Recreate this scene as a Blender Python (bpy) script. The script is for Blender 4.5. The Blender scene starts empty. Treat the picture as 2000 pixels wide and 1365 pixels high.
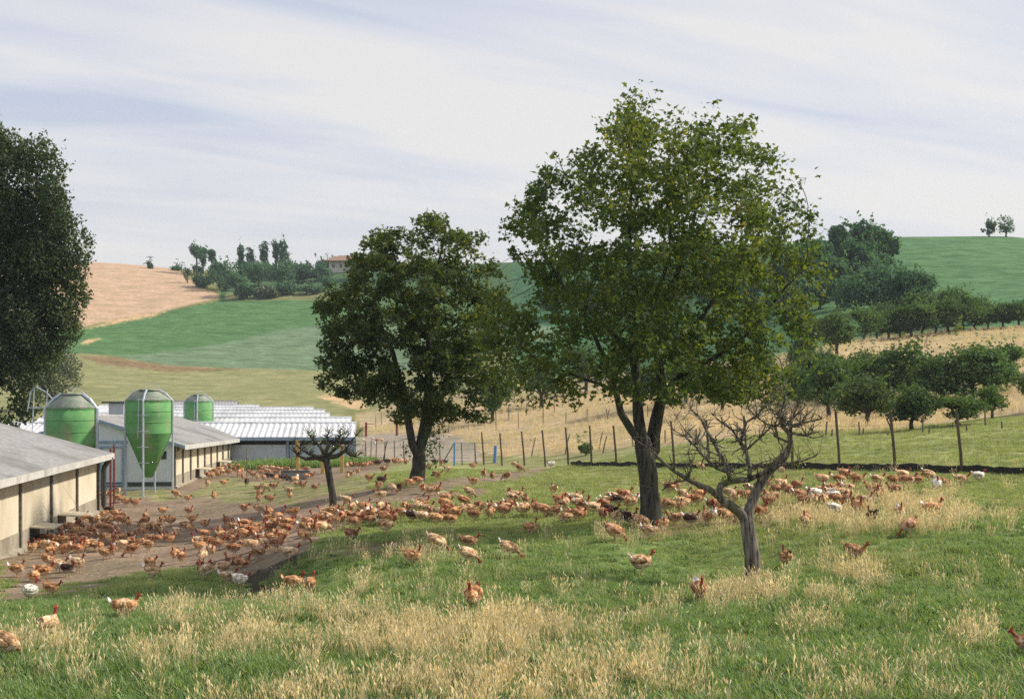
import bpy, bmesh, math, random
import numpy as np
from mathutils import Vector, Matrix

SC = bpy.context.scene
COL = SC.collection
RND = random.Random(7)
NR = np.random.default_rng(11)

# ------------------------------------------------------------------ camera
F, CH, HY = 2500.0, 3.7, 745.0        # focal length in px of a 2000 px wide frame, eye height, horizon row
cam_d = bpy.data.cameras.new('camera')
cam = bpy.data.objects.new('camera', cam_d)
COL.objects.link(cam)
cam.location = (0, 0, CH)
cam.rotation_euler = (math.radians(90), 0, 0)
cam_d.sensor_width = 36.0
cam_d.lens = F / 2000 * 36.0
cam_d.shift_y = (HY - 682.5) / 2000
cam_d.clip_start = 0.2
cam_d.clip_end = 9000
SC.camera = cam

# ------------------------------------------------------------------ sky, sun, exposure
SUN_EL, SUN_AZ = math.radians(40), math.radians(77)     # azimuth clockwise from +Y (the viewing direction)
SUN_STRENGTH, SKY_STRENGTH = 3.5, 0.1
S = Vector((math.cos(SUN_EL) * math.sin(SUN_AZ), math.cos(SUN_EL) * math.cos(SUN_AZ), math.sin(SUN_EL)))
sun_d = bpy.data.lights.new('sun', 'SUN')
sun_d.energy = SUN_STRENGTH
sun_d.angle = math.radians(3.0)
sun_d.color = (1.0, 0.90, 0.74)
sun = bpy.data.objects.new('sun', sun_d)
COL.objects.link(sun)
sun.location = (60, 10, 60)
sun.rotation_euler = S.to_track_quat('Z', 'Y').to_euler()

W = bpy.data.worlds.new("World")
SC.world = W
W.use_nodes = True
nt = W.node_tree
nt.nodes.clear()
N = nt.nodes.new
L = nt.links.new
out = N('ShaderNodeOutputWorld'); bg = N('ShaderNodeBackground'); L(bg.outputs[0], out.inputs[0])
bg.inputs[1].default_value = SKY_STRENGTH
sky = N('ShaderNodeTexSky'); sky.sky_type = 'NISHITA'; sky.sun_disc = False
sky.sun_elevation = SUN_EL; sky.sun_rotation = SUN_AZ
sky.air_density = 1.0; sky.dust_density = 1.2; sky.ozone_density = 1.5
tc = N('ShaderNodeTexCoord'); sep = N('ShaderNodeSeparateXYZ'); L(tc.outputs['Generated'], sep.inputs[0])
def wmath(op, a, b=None):
    n = N('ShaderNodeMath'); n.operation = op
    for i, v in enumerate((a, b)):
        if v is None: continue
        if isinstance(v, (int, float)): n.inputs[i].default_value = v
        else: L(v, n.inputs[i])
    return n.outputs[0]
zc = wmath('ADD', wmath('MAXIMUM', sep.outputs[2], 0.0), 0.13)
comb = N('ShaderNodeCombineXYZ')
L(wmath('DIVIDE', sep.outputs[0], zc), comb.inputs[0]); L(wmath('DIVIDE', sep.outputs[1], zc), comb.inputs[1])
def cloud_noise(rot, scale, nscale, detail, dist, off):
    m0 = N('ShaderNodeMapping'); m0.inputs['Rotation'].default_value = (0, 0, math.radians(-rot))
    L(comb.outputs[0], m0.inputs[0])
    m = N('ShaderNodeMapping'); m.inputs['Scale'].default_value = scale; m.inputs['Location'].default_value = off
    L(m0.outputs[0], m.inputs[0])
    n = N('ShaderNodeTexNoise'); n.inputs['Scale'].default_value = nscale; n.inputs['Detail'].default_value = detail
    n.inputs['Distortion'].default_value = dist; n.inputs['Roughness'].default_value = 0.5
    L(m.outputs[0], n.inputs['Vector'])
    return n.outputs[0]
c1 = cloud_noise(33, (0.45, 1.5, 1), 0.8, 4, 0.6, (0.9, 0.35, 0))
c2 = cloud_noise(26, (0.6, 2.2, 1), 1.7, 6, 0.7, (3.0, 1.2, 0))
cs = wmath('ADD', wmath('MULTIPLY', c1, 0.7), wmath('MULTIPLY', c2, 0.3))
ramp = N('ShaderNodeValToRGB'); L(cs, ramp.inputs[0])
ramp.color_ramp.elements[0].position = 0.41; ramp.color_ramp.elements[0].color = (0.385, 0.415, 0.495, 1)
ramp.color_ramp.elements[1].position = 0.59; ramp.color_ramp.elements[1].color = (0.565, 0.548, 0.535, 1)
e = ramp.color_ramp.elements.new(0.5); e.color = (0.47, 0.485, 0.53, 1)
# towards the horizon the veil thickens to cream
hz = N('ShaderNodeMapRange'); L(sep.outputs[2], hz.inputs[0])
hz.inputs[1].default_value = 0.05; hz.inputs[2].default_value = 0.20; hz.inputs[3].default_value = 0.85; hz.inputs[4].default_value = 0.0
mixh = N('ShaderNodeMixRGB'); L(hz.outputs[0], mixh.inputs[0]); L(ramp.outputs[0], mixh.inputs[1])
mixh.inputs[2].default_value = (0.575, 0.545, 0.52, 1)
mul = N('ShaderNodeVectorMath'); mul.operation = 'SCALE'; mul.inputs['Scale'].default_value = 1.0 / SKY_STRENGTH
L(mixh.outputs[0], mul.inputs[0])
mixs = N('ShaderNodeMixRGB'); mixs.inputs[0].default_value = 0.9
L(sky.outputs[0], mixs.inputs[1]); L(mul.outputs[0], mixs.inputs[2])
L(mixs.outputs[0], bg.inputs[0])

SC.view_settings.view_transform = 'Standard'
SC.view_settings.look = 'None'
SC.view_settings.exposure = 0.62
SC.view_settings.gamma = 1.0
SC.cycles.max_bounces = 6
SC.cycles.diffuse_bounces = 4
SC.cycles.glossy_bounces = 2
SC.cycles.transmission_bounces = 3
SC.cycles.transparent_max_bounces = 6
SC.cycles.use_denoising = False

# ------------------------------------------------------------------ helpers
def tag(o, label=None, cat=None, group=None, kind=None):
    if label: o['label'] = label
    if cat: o['category'] = cat
    if group: o['group'] = group
    if kind: o['kind'] = kind
    return o

def link(o, parent=None):
    COL.objects.link(o)
    if parent is not None: o.parent = parent
    return o

def empty(name, loc, rz=0.0):
    o = bpy.data.objects.new(name, None)
    o.empty_display_size = 0.3
    o.location = loc; o.rotation_euler = (0, 0, rz)
    return link(o)

def copy_tree(o, parent=None):
    c = o.copy(); COL.objects.link(c)
    if parent is not None: c.parent = parent
    for ch in [x for x in ALLKIDS.get(o.name, [])]:
        copy_tree(ch, c)
    return c
ALLKIDS = {}

class MB:
    """collects shapes and links them as ONE mesh object"""
    def __init__(s): s.v = []; s.f = []; s.m = []; s.mi = 0
    def add(s, verts, faces):
        b = len(s.v); s.v += [tuple(v) for v in verts]; s.f += [tuple(i + b for i in f) for f in faces]; s.m += [s.mi] * len(faces)
    def box(s, c, d, rz=0.0, ax=None):
        x, y, z = d[0] / 2, d[1] / 2, d[2] / 2
        M = Matrix.Rotation(rz, 3, 'Z')
        vs = [Vector(c) + M @ Vector((sx * x, sy * y, sz * z)) for sz in (-1, 1) for sy in (-1, 1) for sx in (-1, 1)]
        s.add(vs, [(0, 2, 3, 1), (4, 5, 7, 6), (0, 1, 5, 4), (2, 6, 7, 3), (0, 4, 6, 2), (1, 3, 7, 5)])
    def beam(s, a, b, w, h):
        """a bar of section w x h from a to b"""
        a, b = Vector(a), Vector(b); d = (b - a).normalized()
        up = Vector((0, 0, 1)) if abs(d.z) < .95 else Vector((0, 1, 0))
        sd = d.cross(up).normalized() * w / 2; u = sd.cross(d).normalized() * h / 2
        vs = [p + i * sd + j * u for p in (a, b) for i, j in ((-1, -1), (1, -1), (1, 1), (-1, 1))]
        s.add(vs, [(3, 2, 1, 0), (4, 5, 6, 7), (0, 1, 5, 4), (1, 2, 6, 5), (2, 3, 7, 6), (3, 0, 4, 7)])
    def prism(s, poly, dvec):
        """a planar polygon (list of 3D points) swept along dvec"""
        n = len(poly); d = Vector(dvec)
        vs = [Vector(p) for p in poly] + [Vector(p) + d for p in poly]
        s.add(vs, [tuple(range(n))[::-1], tuple(range(n, 2 * n))] + [(i, (i + 1) % n, n + (i + 1) % n, n + i) for i in range(n)])
    def tube(s, pts, rad, n=8, caps=True, jit=0.0):
        pts = [Vector(p) for p in pts]
        rad = [rad] * len(pts) if isinstance(rad, (int, float)) else rad
        b = len(s.v); prev = None
        for i, p in enumerate(pts):
            d = (pts[min(i + 1, len(pts) - 1)] - pts[max(i - 1, 0)])
            d = d.normalized() if d.length > 1e-9 else Vector((0, 0, 1))
            if prev is None:
                prev = d.orthogonal().normalized()
            sd = (prev - d * prev.dot(d))
            sd = sd.normalized() if sd.length > 1e-6 else d.orthogonal().normalized()
            prev = sd; t = d.cross(sd)
            for k in range(n):
                a = 2 * math.pi * k / n
                r = rad[i] * (1 + jit * (RND.random() - .5))
                s.v.append(tuple(p + sd * math.cos(a) * r + t * math.sin(a) * r))
        for i in range(len(pts) - 1):
            for k in range(n):
                k2 = (k + 1) % n
                s.f.append((b + i * n + k, b + i * n + k2, b + (i + 1) * n + k2, b + (i + 1) * n + k)); s.m.append(s.mi)
        if caps:
            s.f.append(tuple(b + k for k in range(n))[::-1]); s.m.append(s.mi)
            e = b + (len(pts) - 1) * n
            s.f.append(tuple(e + k for k in range(n))); s.m.append(s.mi)
    def lathe(s, prof, c=(0, 0, 0), n=32):
        b = len(s.v)
        for r, z in prof:
            for k in range(n):
                a = 2 * math.pi * k / n
                s.v.append((c[0] + r * math.cos(a), c[1] + r * math.sin(a), c[2] + z))
        for i in range(len(prof) - 1):
            for k in range(n):
                k2 = (k + 1) % n
                s.f.append((b + i * n + k, b + i * n + k2, b + (i + 1) * n + k2, b + (i + 1) * n + k)); s.m.append(s.mi)
        s.f.append(tuple(b + k for k in range(n))[::-1]); s.m.append(s.mi)
        e = b + (len(prof) - 1) * n
        s.f.append(tuple(e + k for k in range(n))); s.m.append(s.mi)
    def mesh(s, name, mats, smooth=False):
        me = bpy.data.meshes.new(name)
        me.from_pydata(s.v, [], s.f)
        for m in (mats if isinstance(mats, (list, tuple)) else [mats]): me.materials.append(m)
        me.polygons.foreach_set('material_index', s.m)
        if smooth: me.polygons.foreach_set('use_smooth', [True] * len(me.polygons))
        me.update()
        return me
    def build(s, name, mats, parent=None, smooth=False, local=True):
        me = s.mesh(name, mats, smooth)
        o = bpy.data.objects.new(name, me)
        link(o, parent)
        if parent is not None: ALLKIDS.setdefault(parent.name, []).append(o)
        return o

def np_mesh(name, verts, tris=None, mats=(), quads=None, smooth=False):
    """a mesh from numpy arrays (triangles or quads)"""
    me = bpy.data.meshes.new(name)
    fs = tris if tris is not None else quads
    k = fs.shape[1]
    me.vertices.add(len(verts)); me.vertices.foreach_set('co', np.asarray(verts, np.float32).ravel())
    me.loops.add(fs.size); me.loops.foreach_set('vertex_index', fs.astype(np.int32).ravel())
    me.polygons.add(len(fs)); me.polygons.foreach_set('loop_start', np.arange(0, fs.size, k, dtype=np.int32))
    for m in mats: me.materials.append(m)
    if smooth: me.polygons.foreach_set('use_smooth', np.ones(len(fs), bool))
    me.update(calc_edges=True); me.validate()
    return me

def attr(me, name, typ, data):
    a = me.attributes.new(name, typ, 'POINT')
    if typ == 'FLOAT_COLOR': a.data.foreach_set('color', np.asarray(data, np.float32).ravel())
    elif typ == 'FLOAT_VECTOR': a.data.foreach_set('vector', np.asarray(data, np.float32).ravel())
    else: a.data.foreach_set('value', np.asarray(data))

_h = np.random.default_rng(5).random((256, 256))
def vnoise(x, y):
    """smooth value noise, 0..1"""
    x = np.asarray(x, float); y = np.asarray(y, float)
    xi = np.floor(x).astype(int); yi = np.floor(y).astype(int); fx = x - xi; fy = y - yi
    fx = fx * fx * (3 - 2 * fx); fy = fy * fy * (3 - 2 * fy)
    g = lambda a, b: _h[a & 255, b & 255]
    return (g(xi, yi) * (1 - fx) + g(xi + 1, yi) * fx) * (1 - fy) + (g(xi, yi + 1) * (1 - fx) + g(xi + 1, yi + 1) * fx) * fy
def fbm(x, y, o=3):
    s = 0; a = .5
    for i in range(o):
        s = s + a * vnoise(x * 2 ** i + 17 * i, y * 2 ** i + 5 * i); a *= .5
    return s / (1 - .5 ** o)

ORD = ['nearest'] + [w + '-nearest' for w in 'second third fourth fifth sixth seventh eighth ninth tenth eleventh twelfth thirteenth fourteenth fifteenth sixteenth seventeenth eighteenth'.split()]
def single_out(rows):
    """rows: (object, label, landmark words, landmark xy). Where labels repeat, the order of distance to the landmark tells them apart"""
    by = {}
    for r in rows: by.setdefault((r[1], r[2]), []).append(r)
    for (lab, lm), rs in by.items():
        if len(rs) == 1:
            rs[0][0]['label'] = lab; continue
        rs.sort(key=lambda r: (r[0].location.x - r[3][0]) ** 2 + (r[0].location.y - r[3][1]) ** 2)
        for i, r in enumerate(rs):
            w = 'farthest from' if i == len(rs) - 1 else ORD[i]
            r[0]['label'] = '%s, %s %s' % (lab, w, lm)
# ------------------------------------------------------------------ materials
def new_mat(name):
    m = bpy.data.materials.new(name); m.use_nodes = True
    t = m.node_tree; b = t.nodes['Principled BSDF']
    return m, t, b

def node(t, kind, **kw):
    n = t.nodes.new(kind)
    for k, v in kw.items(): n.inputs[k.replace('_', ' ')].default_value = v
    return n

def noise_col(t, vec, c1, c2, scale, detail=4, lo=.35, hi=.65, stretch=None):
    n = node(t, 'ShaderNodeTexNoise', Scale=scale, Detail=detail)
    if stretch:
        mp = t.nodes.new('ShaderNodeMapping'); mp.inputs['Scale'].default_value = stretch
        t.links.new(vec, mp.inputs[0]); vec = mp.outputs[0]
    t.links.new(vec, n.inputs['Vector'])
    r = t.nodes.new('ShaderNodeValToRGB')
    r.color_ramp.elements[0].position = lo; r.color_ramp.elements[1].position = hi
    r.color_ramp.elements[0].color = (*c1, 1); r.color_ramp.elements[1].color = (*c2, 1)
    t.links.new(n.outputs[0], r.inputs[0])
    return r.outputs[0], n.outputs[0]

def mixc(t, kind, fac, a, b):
    n = t.nodes.new('ShaderNodeMixRGB'); n.blend_type = kind
    for i, v in enumerate((fac, a, b)):
        if isinstance(v, (int, float)): n.inputs[i].default_value = v
        elif isinstance(v, tuple): n.inputs[i].default_value = (*v, 1)
        else: t.links.new(v, n.inputs[i])
    return n.outputs[0]

def bump(t, b, h, strength=.3, dist=.02):
    n = node(t, 'ShaderNodeBump', Strength=strength, Distance=dist)
    t.links.new(h, n.inputs['Height']); t.links.new(n.outputs[0], b.inputs['Normal'])

def surf(name, c1, c2, scale=3, rough=.7, metal=0, bmp=.2, stretch=None, dirt=None, dscale=.6):
    """a surface whose colour wanders between c1 and c2, with stains of colour dirt"""
    m, t, b = new_mat(name)
    tcn = t.nodes.new('ShaderNodeTexCoord')
    c, f = noise_col(t, tcn.outputs['Object'], c1, c2, scale, 5, stretch=stretch)
    if dirt:
        d, df = noise_col(t, tcn.outputs['Object'], (0, 0, 0), (1, 1, 1), dscale, 6, .48, .72, stretch=(1, 1, .35))
        c = mixc(t, 'MIX', d, c, dirt)
    t.links.new(c, b.inputs['Base Color'])
    b.inputs['Roughness'].default_value = rough; b.inputs['Metallic'].default_value = metal
    if bmp: bump(t, b, f, bmp)
    return m

def leaf_mat(name, ca, cb, cc, trans=.4, gloss=.12, rough=.45, through=(1.7, 1.45, .6)):
    """leaves: each leaf's own tint between three greens, light passing through"""
    m, t, b = new_mat(name); t.nodes.remove(b)
    o = t.nodes['Material Output']
    a = t.nodes.new('ShaderNodeAttribute'); a.attribute_name = 'tint'
    oi = t.nodes.new('ShaderNodeObjectInfo')
    r = t.nodes.new('ShaderNodeValToRGB'); els = r.color_ramp.elements
    els[0].position = 0; els[0].color = (*ca, 1); els[1].position = 1; els[1].color = (*cc, 1)
    e = els.new(.6); e.color = (*cb, 1)
    t.links.new(a.outputs['Fac'], r.inputs[0])
    hsv = t.nodes.new('ShaderNodeHueSaturation')
    mr = t.nodes.new('ShaderNodeMapRange'); mr.inputs[3].default_value = .8; mr.inputs[4].default_value = 1.2
    t.links.new(oi.outputs['Random'], mr.inputs[0]); t.links.new(mr.outputs[0], hsv.inputs['Value'])
    t.links.new(r.outputs[0], hsv.inputs['Color'])
    d = t.nodes.new('ShaderNodeBsdfDiffuse'); tr = t.nodes.new('ShaderNodeBsdfTranslucent')
    g = t.nodes.new('ShaderNodeBsdfGlossy'); g.inputs['Roughness'].default_value = rough; g.inputs[0].default_value = (.8, .85, .9, 1)
    t.links.new(hsv.outputs[0], d.inputs[0])
    ty = mixc(t, 'MULTIPLY', 1.0, hsv.outputs[0], through)
    t.links.new(ty, tr.inputs[0])
    m1 = t.nodes.new('ShaderNodeMixShader'); m1.inputs[0].default_value = trans
    t.links.new(d.outputs[0], m1.inputs[1]); t.links.new(tr.outputs[0], m1.inputs[2])
    fr = t.nodes.new('ShaderNodeFresnel'); fr.inputs[0].default_value = 1.4
    m2 = t.nodes.new('ShaderNodeMixShader'); m2.inputs[0].default_value = gloss
    t.links.new(m1.outputs[0], m2.inputs[1]); t.links.new(g.outputs[0], m2.inputs[2])
    t.links.new(m2.outputs[0], o.inputs[0])
    return m

M = {}
M['bark'] = surf('bark', (.012, .011, .010), (.085, .078, .064), 16, .95, bmp=1.0, stretch=(1, 1, .12), dirt=(.05, .058, .04), dscale=1.4)
M['bark_grey'] = surf('bark_grey', (.024, .020, .017), (.25, .22, .18), 22, .95, bmp=1.0, stretch=(1, 1, .10), dirt=(.10, .088, .035), dscale=2.5)
M['bark_far'] = surf('bark_far', (.03, .026, .022), (.08, .07, .055), 5, .9, bmp=.3)
M['leaf_maple'] = leaf_mat('leaf_maple', (.042, .085, .024), (.098, .145, .036), (.20, .20, .045), .54, .025, .6)
M['leaf_poplar'] = leaf_mat('leaf_poplar', (.028, .056, .024), (.064, .10, .036), (.115, .145, .05), .4, .025, .6)
M['leaf_orchard'] = leaf_mat('leaf_orchard', (.036, .085, .030), (.072, .142, .042), (.135, .205, .058), .4, .02, .6)
M['leaf_wood'] = leaf_mat('leaf_wood', (.034, .100, .056), (.062, .155, .080), (.115, .215, .095), .38, .02, .6)
M['leaf_bush'] = leaf_mat('leaf_bush', (.045, .080, .05), (.075, .115, .062), (.12, .15, .075), .3, .03)
M['leaf_bright'] = leaf_mat('leaf_bright', (.10, .18, .02), (.16, .25, .03), (.25, .28, .04), .4, .05)
M['cream'] = surf('cream_panel', (.60, .545, .42), (.67, .61, .48), 1.5, .8, bmp=.1, dirt=(.47, .41, .30), dscale=.9)
M['concrete'] = surf('concrete', (.28, .25, .20), (.38, .34, .27), 4, .9, bmp=.3, dirt=(.2, .17, .13), dscale=1.2)
M['fibre_roof'] = surf('fibre_roof', (.255, .255, .255), (.36, .36, .36), 6, .95, bmp=.25, dirt=(.19, .19, .18), dscale=.5)
M['fascia'] = surf('fascia_metal', (.50, .50, .49), (.60, .59, .57), 3, .5, bmp=.05, dirt=(.38, .37, .35), dscale=1.5)
M['white_roof'] = surf('white_roof', (.56, .575, .60), (.66, .67, .69), 2, .6, bmp=.05, dirt=(.42, .43, .45), dscale=.35)
M['pale_wall'] = surf('pale_wall', (.54, .59, .66), (.61, .66, .72), 2, .7, bmp=.05, dirt=(.36, .4, .46), dscale=.6)
M['gable'] = surf('gable_paint', (.66, .72, .80), (.75, .80, .86), 1.2, .7, bmp=.05, dirt=(.56, .63, .74), dscale=.5)
M['blue_trim'] = surf('blue_trim', (.25, .34, .48), (.32, .41, .55), 4, .5, bmp=.05)
M['post_grey'] = surf('weathered_post', (.10, .09, .075), (.17, .155, .13), 6, .8, bmp=.2)
M['dark_trim'] = surf('dark_trim', (.045, .05, .055), (.08, .085, .085), 6, .6, bmp=.1)
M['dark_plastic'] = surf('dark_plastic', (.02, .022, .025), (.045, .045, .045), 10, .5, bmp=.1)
M['silo'] = surf('silo_green', (.095, .275, .095), (.125, .33, .11), 2.5, .85, bmp=.05, dirt=(.24, .29, .15), dscale=1.5)
M['silo_cap'] = surf('silo_cap', (.13, .21, .14), (.26, .27, .24), 3.5, .75, bmp=.2, dirt=(.33, .31, .29), dscale=1.4)
M['galv'] = surf('galvanised', (.40, .46, .54), (.54, .59, .66), 8, .4, metal=.3, bmp=.05)
M['red_steel'] = surf('red_steel', (.14, .025, .025), (.22, .045, .04), 8, .6, bmp=.1)
M['yellow_post'] = surf('yellow_post', (.50, .33, .09), (.62, .42, .13), 8, .7, bmp=.1)
M['blue_post'] = surf('blue_post', (.05, .20, .48), (.08, .26, .55), 8, .5, bmp=.1)
M['post_wood'] = surf('post_wood', (.06, .045, .032), (.15, .11, .075), 14, .9, bmp=.5, stretch=(1, 1, .1))
M['stake'] = surf('stake_wood', (.09, .08, .065), (.16, .14, .11), 10, .9, bmp=.3)
M['wire'] = surf('wire', (.16, .16, .15), (.24, .23, .21), 20, .5, metal=.5, bmp=0)
M['bank_shade'] = surf('bank_shade_dark', (.012, .012, .011), (.03, .027, .022), 5, .9, bmp=.4)  # near-black colour standing for the shade of the bank under the fence
M['board'] = surf('pale_board', (.50, .45, .33), (.60, .54, .41), 4, .8, bmp=.15)
M['tile_roof'] = surf('tile_roof', (.22, .13, .09), (.30, .19, .13), 3, .9, bmp=.2)
M['house_wall'] = surf('house_wall', (.52, .48, .42), (.60, .56, .49), 1, .9, bmp=.05)
M['glass'] = surf('window_glass', (.03, .035, .04), (.05, .055, .06), 2, .1, bmp=0)
M['pole'] = surf('pole_wood', (.12, .11, .10), (.2, .18, .16), 6, .9, bmp=.1)
M['trough'] = surf('trough_metal', (.22, .24, .24), (.33, .34, .33), 6, .6, bmp=.1)

def ground_mat():
    m, t, b = new_mat('ground_soil_and_turf')
    a = t.nodes.new('ShaderNodeAttribute'); a.attribute_name = 'basecol'
    k = t.nodes.new('ShaderNodeAttribute'); k.attribute_name = 'crop'      # R crop rows, G turf mottling, B litter flecks
    sp = t.nodes.new('ShaderNodeSeparateColor'); t.links.new(k.outputs['Color'], sp.inputs[0])
    tcn = t.nodes.new('ShaderNodeTexCoord'); v = tcn.outputs['Object']
    fine, ff = noise_col(t, v, (.62, .62, .62), (1.35, 1.35, 1.35), 5.5, 6, .3, .7)
    big, bf = noise_col(t, v, (.84, .88, .82), (1.16, 1.12, 1.14), .22, 5, .35, .65)
    rows, rf = noise_col(t, v, (.74, .77, .74), (1.22, 1.18, 1.2), .8, 6, .36, .62, stretch=(.28, .9, .7))
    tuft, tf = noise_col(t, v, (.62, .62, .6), (1.32, 1.3, 1.3), 1.5, 6, .3, .7, stretch=(.55, 1, 1))
    c = mixc(t, 'MULTIPLY', 1.0, a.outputs['Color'], big)
    c = mixc(t, 'MULTIPLY', .8, c, fine)
    c = mixc(t, 'MULTIPLY', sp.outputs[0], c, rows)
    c = mixc(t, 'MULTIPLY', sp.outputs[1], c, tuft)
    vo = node(t, 'ShaderNodeTexVoronoi', Scale=4.5); t.links.new(v, vo.inputs['Vector'])
    lt = t.nodes.new('ShaderNodeMath'); lt.operation = 'LESS_THAN'; lt.inputs[1].default_value = .17
    t.links.new(vo.outputs['Distance'], lt.inputs[0])
    l2 = t.nodes.new('ShaderNodeMath'); l2.operation = 'MULTIPLY'; t.links.new(lt.outputs[0], l2.inputs[0]); t.links.new(sp.outputs[2], l2.inputs[1])
    c = mixc(t, 'MIX', l2.outputs[0], c, (.42, .36, .29))
    t.links.new(c, b.inputs['Base Color']); b.inputs['Roughness'].default_value = 1.0
    b.inputs['Specular IOR Level'].default_value = .1
    bump(t, b, ff, .5, .06)
    return m
M['ground'] = ground_mat()

def blade_mat(name, ca, cb, cc, trans, through=(1.4, 1.3, .75)):
    m = leaf_mat(name, ca, cb, cc, trans, .04, .5, through)
    return m
M['grass'] = blade_mat('grass_blades', (.135, .240, .066), (.21, .325, .092), (.40, .40, .17), .45)
M['grass_olive'] = blade_mat('grass_blades_olive', (.225, .295, .092), (.295, .355, .120), (.44, .43, .21), .42)
M['dry'] = blade_mat('dry_stalks', (.52, .43, .25), (.78, .68, .45), (.92, .86, .66), .38, (1.25, 1.12, .8))

def hen_mat():
    m, t, b = new_mat('hen_plumage')
    oi = t.nodes.new('ShaderNodeObjectInfo')
    r = t.nodes.new('ShaderNodeAttribute'); r.attribute_name = 'skin'
    sp = t.nodes.new('ShaderNodeSeparateColor'); t.links.new(r.outputs['Color'], sp.inputs[0])
    tcn = t.nodes.new('ShaderNodeTexCoord')
    ad = t.nodes.new('ShaderNodeVectorMath'); ad.operation = 'ADD'
    cx = t.nodes.new('ShaderNodeCombineXYZ')
    ml = t.nodes.new('ShaderNodeMath'); ml.operation = 'MULTIPLY'; ml.inputs[1].default_value = 40
    t.links.new(oi.outputs['Random'], ml.inputs[0]); t.links.new(ml.outputs[0], cx.inputs[0]); t.links.new(ml.outputs[0], cx.inputs[2])
    t.links.new(tcn.outputs['Object'], ad.inputs[0]); t.links.new(cx.outputs[0], ad.inputs[1])
    patch, pf = noise_col(t, ad.outputs[0], (.42, .36, .31), (1.5, 1.7, 2.0), 9, 3, .36, .64)
    scal, sf = noise_col(t, ad.outputs[0], (.48, .46, .44), (1.45, 1.45, 1.45), 38, 3, .36, .64, stretch=(.45, 1, 1))
    c = mixc(t, 'MULTIPLY', 1.0, oi.outputs['Color'], patch)
    c = mixc(t, 'MULTIPLY', .85, c, scal)
    wh, wf = noise_col(t, ad.outputs[0], (0, 0, 0), (1, 1, 1), 9, 3, .64, .70)
    w2 = mixc(t, 'MULTIPLY', 1.0, wh, (.8, .8, .8))
    c = mixc(t, 'MIX', w2, c, (.66, .56, .44))
    c = mixc(t, 'MIX', sp.outputs[2], c, (.70, .62, .52))     # white fluff
    c = mixc(t, 'MIX', sp.outputs[0], c, (.24, .038, .026))   # bare red neck and face
    c = mixc(t, 'MIX', sp.outputs[1], c, (.50, .30, .13))     # shanks
    t.links.new(c, b.inputs['Base Color']); b.inputs['Roughness'].default_value = .75
    b.inputs['Specular IOR Level'].default_value = .2
    bump(t, b, sf, 1.0, .02)
    return m
M['hen'] = hen_mat()
M['comb'] = surf('comb_red', (.36, .03, .025), (.46, .05, .04), 30, .5, bmp=.1)
M['beak'] = surf('beak_horn', (.38, .26, .12), (.48, .34, .18), 30, .5, bmp=0)
# ------------------------------------------------------------------ the lie of the land
# survey points: (column, row, metres ahead) on the photograph's 2000 px frame
SURVEY = [
 (24,1345,15.2),(500,1342,15.2),(1000,1342,15.2),(1500,1342,15.2),(1976,1340,15.2),
 (24,1670,10),(500,1670,10),(1000,1670,10),(1500,1670,10),(1976,1668,10),
 (24,1222,19.6),(250,1208,20.8),(450,1200,20.8),(700,1190,21),(926,1190,21),(1365,1181,21.2),(1700,1178,21),(1976,1160,20.6),
 (24,1180,27),(120,1160,29.5),(300,1131,31),(400,1134,31),(200,1150,30),(470,1160,29),
 (24,1085,42),(100,1040,48.5),(190,1000,56),(300,1060,44),(450,1060,42),(450,1000,54),(300,985,60),
 (520,1125,31.5),(500,1095,33.5),(490,1030,43),(590,1066,33),(560,1100,31.3),(570,1156,26.5),(685,1056,34),(805,1104,25.5),(640,1095,28.5),(700,1130,25),
 (752,1042,34.5),(652,1002,42),(700,975,47),(815,942,50),(880,1000,40),(750,945,58),(720,925,70),(850,913,71),(945,908,83),(980,930,60),
 (1000,960,48),(1035,1045,31.5),(1200,1058,28.5),(1275,1027,33),(1250,1120,25),(1468,1137,24.3),(1080,965,45),(1080,913,70),(1205,911,62),(1318,912,57),
 (1548,919,49),(1640,922,46),(1750,925,43.8),(1880,926,42),(1976,928,40.5),(1500,960,41),(1500,1005,34),(1770,1048,26.7),(1665,1102,23.6),(1540,1107,23.6),
 (1900,1200,19.4),(1900,946,38.3),(1720,968,36.5),(1900,1040,27),
 (450,950,68),(330,954,68),(420,912,88),(200,955,68),(24,955,68),(600,906,88),(700,903,89),(455,906,92),(330,904,92),(24,900,92),(600,845,140),(300,845,140),(24,845,140),
 (1976,842,58),(1800,842,63),(1600,847,67),(1400,838,78),(1200,866,88),(1050,886,91),(950,897,95),(780,895,98),(750,862,125),(760,834,150),(900,845,120),
 (900,785,150),(1050,792,140),(1200,792,126),(1200,742,165),(1450,802,100),(1450,742,132),(1700,822,90),(1700,742,117),(1900,802,84),(1900,732,110),
 (1640,692,124),(1700,667,146),(1976,641,150),(1850,646,150),(1976,600,180),(1850,595,188),(1976,463,290),(1750,464,290),(1850,462,290),(1600,600,195),(1500,545,250),(1300,500,310),(1620,470,300),
 (970,514,400),(1150,500,370),(800,519,430),
 (200,788,180),(600,788,185),(24,792,180),(640,725,250),(160,690,262),(24,690,262),(400,716,250),(620,635,320),(300,690,272),(200,640,312),(620,585,366),(430,585,362),
 (24,516,430),(200,517,430),(290,522,436),(350,528,440),(430,560,385),(560,558,392),(640,526,425),(800,600,335),(800,700,255),(1000,650,250),(1000,725,190),(1000,570,330),(1200,640,240),(1250,560,290),
 (24,545,540),(300,545,540),(640,550,540),(970,545,500),(1200,530,430),
 (24,640,800),(500,640,800),(1000,630,800),(1500,620,800),(1976,610,800),(1976,560,420),(1700,560,420),
]
_s = np.array(SURVEY, float)
_U = np.stack([(_s[:, 0] - 1000) / 800, np.log(_s[:, 2])], 1)
_Q = (CH - (_s[:, 1] - HY) / F * _s[:, 2]) / _s[:, 2]
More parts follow.
